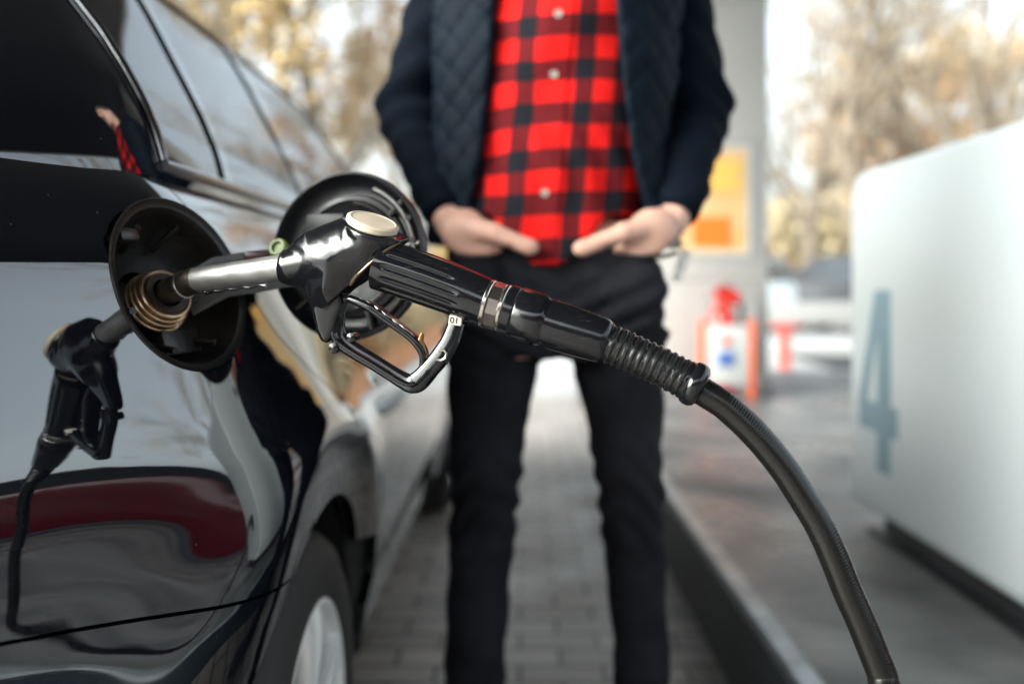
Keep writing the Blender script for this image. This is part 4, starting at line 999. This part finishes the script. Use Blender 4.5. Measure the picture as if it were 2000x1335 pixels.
# shirt
def shirt_base(X, Y, Z):
    d = loftz(X, Y, Z, np.array([.90,.97,1.05,1.15,1.25,1.35,1.43,1.48,1.52,1.55]), np.array([.055,.05,.040,.046,.054,.062,.068,.07,.075,.075]), np.full(10,1.56),
              np.array([.182,.180,.172,.170,.178,.190,.198,.19,.14,.07]), np.array([.128,.130,.124,.118,.120,.124,.118,.105,.085,.065]))
    d = d+.0045*wr(X*1.0, Y, Z*.7, 1.0)+.0025*np.sin((X*1.2+Z*.55)*95+3*np.sin(Z*21))*np.exp(-((Z-1.10)/.10)**2)
    return d
def shirt(X, Y, Z):
    d = shirt_base(X, Y, Z)
    hem = .950+1.15*np.maximum(0, np.abs(X-.047)-.026)**1.0
    hem = np.minimum(hem, 1.03); hem = np.where(Y > 1.56, .95, hem)
    d = np.maximum(d, hem-Z)
    return d
def plaid():
    m = bpy.data.materials.new('red_black_check'); m.use_nodes = True; n = m.node_tree; p = n.nodes['Principled BSDF']; p.inputs['Roughness'].default_value = .85
    p.inputs['Specular IOR Level'].default_value = .2
    tc = n.nodes.new('ShaderNodeTexCoord'); sp = n.nodes.new('ShaderNodeSeparateXYZ'); n.links.new(tc.outputs['Object'], sp.inputs[0])
    def M2(op, a_, b_=None, c_=None):
        q = n.nodes.new('ShaderNodeMath'); q.operation = op
        for i, v in enumerate((a_, b_, c_)):
            if v is None: continue
            if isinstance(v, (int, float)): q.inputs[i].default_value = v
            else: n.links.new(v, q.inputs[i])
        return q.outputs[0]
    # object origin of the man is (.06,1.56,0)
    ns = n.nodes.new('ShaderNodeTexNoise'); ns.inputs['Scale'].default_value = 7; n.links.new(tc.outputs['Object'], ns.inputs[0])
    wob = M2('MULTIPLY', M2('SUBTRACT', ns.outputs[0], .5), .022)
    zc = M2('SUBTRACT', sp.outputs[2], 1.07); xc_ = M2('SUBTRACT', sp.outputs[0], M2('MULTIPLY_ADD', zc, .078, -.020))
    xw = M2('ADD', xc_, wob); ax_ = M2('ABSOLUTE', xw)
    u = M2('FRACT', M2('DIVIDE', M2('SUBTRACT', M2('ADD', ax_, .64), .032), .064)); dx_ = M2('LESS_THAN', u, .46)
    v = M2('FRACT', M2('DIVIDE', M2('ADD', M2('ADD', sp.outputs[2], wob), M2('MULTIPLY', xc_, -.05)), .0705)); dv = M2('LESS_THAN', M2('FRACT', M2('ADD', v, .40)), .48)
    s_ = M2('ADD', dx_, dv)
    r = n.nodes.new('ShaderNodeValToRGB'); r.color_ramp.interpolation = 'CONSTANT'
    r.color_ramp.elements[0].color = (.80,.012,.010,1); r.color_ramp.elements[0].position = 0
    r.color_ramp.elements[1].color = (.14,.008,.011,1); r.color_ramp.elements[1].position = .25
    e2 = r.color_ramp.elements.new(.75); e2.color = (.010,.011,.016,1)
    n.links.new(M2('MULTIPLY', s_, .5), r.inputs[0]); n.links.new(r.outputs[0], p.inputs['Base Color'])
    t2 = n.nodes.new('ShaderNodeTexNoise'); t2.inputs['Scale'].default_value = 500; n.links.new(tc.outputs['Object'], t2.inputs[0])
    b = n.nodes.new('ShaderNodeBump'); b.inputs['Strength'].default_value = .3; b.inputs['Distance'].default_value = .001; n.links.new(t2.outputs[0], b.inputs['Height']); n.links.new(b.outputs[0], p.inputs['Normal'])
    return m
sh = sdf_obj('shirt', axis_(-.16, .29, .005), axis_(1.41, 1.72, .005), axis_(.93, 1.57, .005), shirt, plaid(), man)
for px, py in ((1090,30),(1082,145),(1073,262),(1064,377)):
    z = CAM_H-(py-VY)/F*1.44; x = (px-VX)/F*1.44; y = front_y(x, z, shirt_base)
    g = G(); g.lathe((x, y-.001, z), (0,-1,0), [(0,0),(.0062,0),(.0068,.0012),(.0060,.0025),(.0045,.0020),(0,.0016)], 24); g.build('button', mat('grey_button', (.36,.32,.28), rough=.3), sh)
# placket
g = G(); v = []; f = []
zzp = np.linspace(.953, 1.50, 70)
for z in zzp:
    xc_ = xcz(z)+.004
    for dx in (-.017, .017):
        v.append((xc_+dx, front_y(xc_+dx, z, shirt_base)-.0025, z))
    for dx in (.017, -.017):
        v.append((xc_+dx, front_y(xc_+dx, z, shirt_base)+.004, z))
for i in range(len(zzp)-1):
    for j in range(4): f.append((i*4+j, i*4+(j+1)%4, i*4+4+(j+1)%4, i*4+4+j))
g.add(v, f); g.build('placket', sh.data.materials[0], sh, auto=60)
# collar
g = G(); g.tube([(.075+.070*math.cos(t), 1.565+.066*math.sin(t), 1.535-.02*math.sin(t)) for t in np.linspace(0, 2*math.pi, 40)], .012, 12, caps=False); g.build('collar', sh.data.materials[0], sh)
# quilted gilet-style jacket
zE = [.98,1.045,1.127,1.232,1.37,1.50]; eL = [-.098,-.076,-.059,-.047,-.036,-.005]; eR = [.222,.203,.179,.164,.150,.14]
def jacket_torso(X, Y, Z):
    d = loftz(X, Y, Z, np.array([.985,1.05,1.15,1.25,1.35,1.43,1.48,1.53,1.56]), np.array([.057,.053,.052,.058,.064,.069,.07,.073,.073]), np.full(9,1.565),
              np.array([.222,.214,.205,.208,.217,.222,.205,.13,.085]), np.array([.148,.146,.142,.144,.146,.140,.125,.11,.09]), 2.25)
    # vertical padding + gentle folds
    d = d+.0035*wr(X, Y, Z*.8, 1.1)
    q1 = np.abs(np.sin((X+Z*.8)*math.pi/.045)); q2 = np.abs(np.sin((X-Z*.8)*math.pi/.045)); d = d+.0034*(np.exp(-(q1/.3)**2)+np.exp(-(q2/.3)**2))
    return d
def jacket(X, Y, Z):
    o_ = jacket_torso(X, Y, Z)
    sb = shirt_base(X, Y, Z)
    shell = smax(o_, -(sb-.0035), .003)
    el = np.interp(Z, zE, eL); er = np.interp(Z, zE, eR)
    we = np.maximum(el-X, X-er)        # <0 inside the opening
    wedge = np.maximum(we, Y-1.56)
    d = smax(shell, -(wedge), .012)
    return d
xs = axis_(-.24, .37, .0048)
def tq(m): return m
M_quilt = mat('navy_quilted_nylon', (.0016, .0060, .0125), rough=.7, spec=.12, var=.15, vscale=20, bump=.25, bscale=90)
sdf_obj('quilted_jacket', xs, axis_(1.39, 1.73, .005), axis_(.965, 1.60, .005), jacket, M_quilt, man)
# knitted sleeves
def sleeves(X, Y, Z):
    d = None
    for A_ in (armL, armR):
        cu = (A_[2][0]+(A_[1][0]-A_[2][0])*.14, A_[2][1]+.02, A_[2][2]+.030)
        q = smin(cone(X, Y, Z, A_[0], A_[1], .066, .056), cone(X, Y, Z, A_[1], cu, .056, .042), .012)
        ax_ = np.array(A_[1])-np.array(A_[0]); L = np.linalg.norm(ax_); 
        k_ = np.exp(-((Z-1.235)/.07)**2)+.6*np.exp(-((Z-1.07)/.04)**2)+.5*np.exp(-((Z-1.36)/.05)**2)
        q = q+.0060*k_*np.sin((Z+.35*(X-.06)*(1 if A_ is armR else -1)+.2*Y)*95+2.5*np.sin(Y*30+X*10))+.003*wr(X, Y, Z, 1.2)
        # cuff plane, open end
        dirv = np.array(A_[2])-np.array(A_[1]); dirv = dirv/np.linalg.norm(dirv)
        cp = (X-A_[2][0])*dirv[0]+(Y-A_[2][1])*dirv[1]+(Z-A_[2][2])*dirv[2]+.012
        q = smax(q, cp, .006)
        d = q if d is None else np.minimum(d, q)
    return d
sdf_obj('sleeves', axis_(-.29, .41, .0048), axis_(1.40, 1.72, .0048), axis_(.97, 1.56, .0048), sleeves, M_knit, man)
g = G(); g.box((.262, 1.475, .952), (.016, .010, .052), .004, Matrix.Rotation(.35,3,'Y')); g.tube([(.250,1.475,.995),(.256,1.475,.975)], .003, 8); g.build('key_fob', M_pwhite, man)

# ================================================================== TREES and far things
def branch(g, p, d, L, r, dep, tips, rng):
    n_ = 4; pts = [p]; rad = [r]; q = p.copy(); dd = d.copy()
    for i in range(n_):
        dd = (dd+Vector((rng.gauss(0,.13), rng.gauss(0,.13), rng.gauss(.03,.08)))).normalized(); q = q+dd*(L/n_); pts.append(q.copy()); rad.append(r*(1-.5*(i+1)/n_))
    g.tube(pts, rad, 5 if dep > 1 else 8, caps=False)
    if dep >= 4: tips += pts[1:]; return
    if dep >= 2: tips += pts[2:]
    for i in range(rng.choice((3,4,4)) if dep else 7):
        t = rng.uniform(.35, 1.0) if dep else rng.uniform(.3, 1.0); k_ = min(n_-1, int(t*n_)); o_ = pts[k_].lerp(pts[k_+1], t*n_-k_) if k_ < n_ else pts[-1]
        a_ = rng.uniform(0, 2*math.pi); sp = rng.uniform(.45, .95); side = dd.orthogonal().normalized(); side.rotate(Matrix.Rotation(a_, 3, dd))
        nd = (dd*math.cos(sp)+side*math.sin(sp)+Vector((0,0,.12))).normalized()
        branch(g, o_, nd, L*rng.uniform(.5,.72), r*.45, dep+1, tips, rng)
def leafmat(nm, c1, c2):
    m = mat(nm, c1, rough=.7, col2=c2, vscale=.9); p = m.node_tree.nodes['Principled BSDF']; return m
LM = [leafmat('gold_leaves', (.40,.27,.10), (.52,.38,.18)), leafmat('tan_leaves', (.34,.27,.16), (.46,.38,.24)), leafmat('rust_leaves', (.36,.19,.08), (.44,.27,.12))]
def make_tree(kind, seed, H, nleaf, lsize, label):
    rng = random.Random(seed); root = thing('autumn_tree' if nleaf else 'bare_tree', label, 'tree', (0,0,0))
    g = G(); tips = []; branch(g, Vector((0,0,-.1)), Vector((0,0,1)), H*.62, H*.021, 0, tips, rng); g.build('trunk', M_trunk, root, fixn=False)
    if nleaf:
        n_ = nleaf; T = np.array([tuple(t) for t in tips]); ii = np.random.RandomState(seed).randint(0, len(T), n_); R_ = np.random.RandomState(seed+1)
        c = T[ii]+R_.normal(0, H*.018, (n_,3)); a_ = R_.normal(0,1,(n_,3)); a_ /= np.linalg.norm(a_,axis=1)[:,None]; b_ = np.cross(a_, R_.normal(0,1,(n_,3))); b_ /= np.linalg.norm(b_,axis=1)[:,None]
        sz = R_.uniform(.6,1.3,(n_,1))*lsize; v = np.stack([c-a_*sz, c-b_*sz*.6, c+a_*sz, c+b_*sz*.6], 1).reshape(-1,3)
        mesh('crown', v, [(4*i,4*i+1,4*i+2,4*i+3) for i in range(n_)], LM[kind], root, smooth=False)
    return root
def copy_tree(o, loc, rz, sc_, label):
    r = o.copy(); C.objects.link(r); r.location = loc; r.rotation_euler = (0,0,rz); r.scale = (sc_,)*3; r['label'] = label
    for ch in o.children:
        c = ch.copy(); C.objects.link(c); c.parent = r
    return r
protos = [make_tree(0, 3, 9.5, 9000, .075, 'x'), make_tree(1, 11, 10.5, 2000, .07, 'x'), make_tree(2, 23, 8.0, 9000, .07, 'x'), make_tree(1, 31, 11.0, 0, .05, 'x')]
spots = [ # px, Y, kind, scale, label
 (560, 15, 0, 1.0, 'golden leaved tree nearest the car windscreen in the left gap'),
 (655, 19, 1, 1.1, 'tan tree with a pale upright trunk just left of the man'),
 (450, 22, 0, 1.15, 'golden tree above the car roof at the left'),
 (735, 26, 2, 1.2, 'rust coloured tree seen beside the man\'s left-hand sleeve'),
 (1560, 24, 1, 1.0, 'sparse tan tree just right of the white pillar'),
 (1700, 22, 3, .95, 'bare tree with dark forking limbs above the dispenser corner'),
 (1820, 27, 1, 1.05, 'sparse tan tree over the sloping top of the dispenser'),
 (1960, 23, 3, 1.0, 'bare tree at the right edge of the picture'),
 (1640, 34, 2, 1.2, 'rust leaved tree behind the parked cars'),
 (1880, 38, 0, 1.2, 'golden tree far behind the dispenser'),
]
used = set()
for px, Y, kd, s_, lb in spots:
    loc = ((px-VX)/F*Y, Y, 0); rz = random.uniform(0, 6.28)
    if kd not in used:
        used.add(kd); o = protos[kd]; o.location = loc; o.rotation_euler = (0,0,rz); o.scale = (s_,)*3; o['label'] = lb
    else: o = copy_tree(protos[kd], loc, rz, s_, lb)
    o['group'] = 'autumn trees behind the forecourt'
for x_, y_, kd, s_, lb in ((14, 9, 1, 1.0, 'tan tree across the road beyond the dispenser side'), (12, 13, 0, 1.0, 'golden tree across the road mirrored in the car windows'), (16, 16, 3, 1.0, 'bare tree across the road mirrored in the car flank'), (-9, 17, 2, 1.1, 'rust tree hidden left behind the car roof'),(4.5, 30, 1, 1.1, 'tan tree screened by the man and the pillar')):
    o = copy_tree(protos[kd], (x_, y_, 0), random.uniform(0,6), s_, lb); o['group'] = 'autumn trees around the station'
# hedge / undergrowth mass
def hedge(name, x0, x1, y0, y1, h, n_, m, label, size=.09):
    R_ = np.random.RandomState(int(abs(x0)*7+y0)); x = R_.uniform(x0, x1, n_); y = R_.uniform(y0, y1, n_); hh = h*(.65+.35*np.sin(x*1.3+1)*np.sin(x*.47)); z = R_.beta(1.3,1.3,n_)*hh
    c = np.stack([x,y,z],1); a_ = R_.normal(0,1,(n_,3)); a_ /= np.linalg.norm(a_,axis=1)[:,None]; b_ = np.cross(a_, R_.normal(0,1,(n_,3))); b_ /= np.linalg.norm(b_,axis=1)[:,None]
    sz = R_.uniform(.6,1.4,(n_,1))*size; v = np.stack([c-a_*sz, c-b_*sz*.7, c+a_*sz, c+b_*sz*.7], 1).reshape(-1,3)
    o = mesh(name, v, [(4*i,4*i+1,4*i+2,4*i+3) for i in range(n_)], m, None, smooth=False); return tag(o, label, 'undergrowth', kind='stuff')
hedge('undergrowth', -22, 34, 40, 46, 6.5, 26000, LM[1], 'tan autumn thicket closing the view behind the trees', .22)
hedge('undergrowth', 4, 32, 29, 32, 2.6, 14000, LM[2], 'rusty orange bushes behind the parked cars', .13)
hedge('undergrowth', -16, -2, 27, 30, 2.4, 7000, LM[0], 'golden bushes beyond the black car', .13)

# parked cars (far, blurred)
def far_car(name, label, loc, rz, paint, L=4.4, Wd=1.75, H=1.45):
    t = thing(name, label, 'car', loc, rz, 'cars parked beyond the forecourt')
    M0 = Matrix.Translation(loc) @ Matrix.Rotation(rz, 4, 'Z')
    def loft_(profile, wfun, mt, nm):
        # profile polygon in (y,z); extruded in x with rounding
        v = []; f = []; n_ = len(profile); xs_ = [-1,-.97,-.88,0,.88,.97,1]
        cyy = sum(p[0] for p in profile)/n_; czz = sum(p[1] for p in profile)/n_
        for x in xs_:
            k_ = 1 if abs(x) <= .88 else (.985 if abs(x) < .98 else .93)
            for (y, z) in profile: v.append(M0 @ Vector((x*wfun(z)*Wd/2, cyy+(y-cyy)*k_, czz+(z-czz)*k_)))
        for i in range(len(xs_)-1):
            for j in range(n_): f.append((i*n_+j, i*n_+(j+1)%n_, (i+1)*n_+(j+1)%n_, (i+1)*n_+j))
        f.append(tuple(range(n_))); f.append(tuple((len(xs_)-1)*n_+j for j in range(n_))[::-1]); g = G(); g.add(v, f); return g.build(nm, mt, t, auto=30)
    h = L/2
    loft_([(-h,.35),(-h+.02,.75),(-h+.12,.95),(-h+.9,1.0),(h-1.2,.95),(h-.2,.78),(h,.6),(h-.02,.3),(h-.5,.22),(-h+.4,.22)], lambda z: 1.0, paint, 'body')
    loft_([(-h+.35,.96),(-h+.95,H-.05),(-h+1.4,H),(h-2.0,H-.02),(h-1.15,.94)], lambda z: .94-.22*(z-.95)/.5, mat('far_car_glass', (.03,.035,.04), rough=.05, coat=1), 'windows')
    g = G(); g.add([M0 @ Vector((x*.66*Wd/2*1.0, y, H+.004+zz)) for x, y, zz in ((-1,-h+1.0,-.04),(1,-h+1.0,-.04),(1,h-2.0,-.02),(-1,h-2.0,-.02),(-1,-h+1.0,.01),(1,-h+1.0,.01),(1,h-2.05,.02),(-1,h-2.05,.02))], [(0,1,2,3),(4,5,6,7),(0,1,5,4),(1,2,6,5),(2,3,7,6),(3,0,4,7)]); g.build('roof', paint, t)
    for y in (-h+.8, h-.85):
        for s in (-1, 1):
            g = G(); c = M0 @ Vector((s*(Wd/2-.09), y, .32)); ax = (M0.to_3x3() @ Vector((s,0,0))); g.lathe(c, ax, [(0,-.1),(.3,-.1),(.32,-.06),(.32,.07),(.29,.1),(.2,.1)], 28); g.lathe(c, ax, [(.2,.1),(.19,.09),(.05,.10),(0,.105)], 28, mi=1); g.build('wheel', [M_rubber, M_alloy], t)
    for s in (-1, 1):
        g = G(); g.box(M0 @ Vector((s*.68, -h+.02, .78)), (.30,.10,.16), .03, M0.to_3x3()); g.build('tail_light', mat('bright_red_lens', (.6,.02,.02), rough=.2, coat=1), t)
        g = G(); g.box(M0 @ Vector((s*.66, h-.10, .66)), (.30,.14,.12), .03, M0.to_3x3()); g.build('headlight', mat('lamp_glass', (.6,.62,.65)), t)
far_car('parked_car', 'dark grey parked car with a red tail light, by the dispenser corner', (6.3, 17.5, 0), math.radians(28), mat('dark_grey_paint', (.035,.037,.042), rough=.3, coat=.6))
far_car('parked_car', 'pale silver blue parked car beside the white pillar', (4.5, 19.5, 0), math.radians(15), mat('silver_paint', (.42,.47,.50), rough=.3, coat=.6))
o_r = far_car('parked_car', 'added unseen dark red car on the far lane, mirrored in the black car panel', (4.75, 1.6, 0), math.radians(4), mat('dark_red_paint', (.085,.006,.009), rough=.25, coat=1))  # added out of view to put a dark red band in the panel reflection
far_car('parked_car', 'light lilac car half hidden behind the dark car', (9.3, 20.0, 0), math.radians(20), mat('lilac_paint', (.45,.46,.56), rough=.3, coat=.6))
# barrier
br = thing('barrier', 'white beam barrier on red T shaped posts beyond the pillar', 'barrier', (3.6, 9.2, 0))
g = G(); g.box((4.3, 9.2, .63), (3.9, .12, .22), .02); g.build('beam', mat('weathered_white_beam', (.42,.41,.40), rough=.6), br)
for x_ in (2.68, 4.5, 6.0):
    g = G(); g.box((x_, 9.2, .25), (.09, .09, .50), .01); g.box((x_, 9.2, .505), (.30, .12, .045), .01); g.box((x_, 9.2, .03), (.16,.16,.05), .01); g.build('post', mat('faded_red_post', (.62,.10,.07), rough=.5), br)
g = G(); g.box((6.5, 12.0, .05), (9.0, .35, .12), .02); tag(g.build('kerb_far', mat('white_kerb', (.42,.42,.41), rough=.6), smooth=False), kind='structure')
# low orange wall behind cars
wl = thing('low_wall', 'low orange brown wall behind the parked cars', 'wall', (12, 27, 0))
g = G(); g.box((14, 27, .55), (24, .25, 1.1), .01); g.build('wall_body', mat('orange_render', (.52,.27,.15), rough=.8, var=.1, vscale=2), wl, smooth=False)
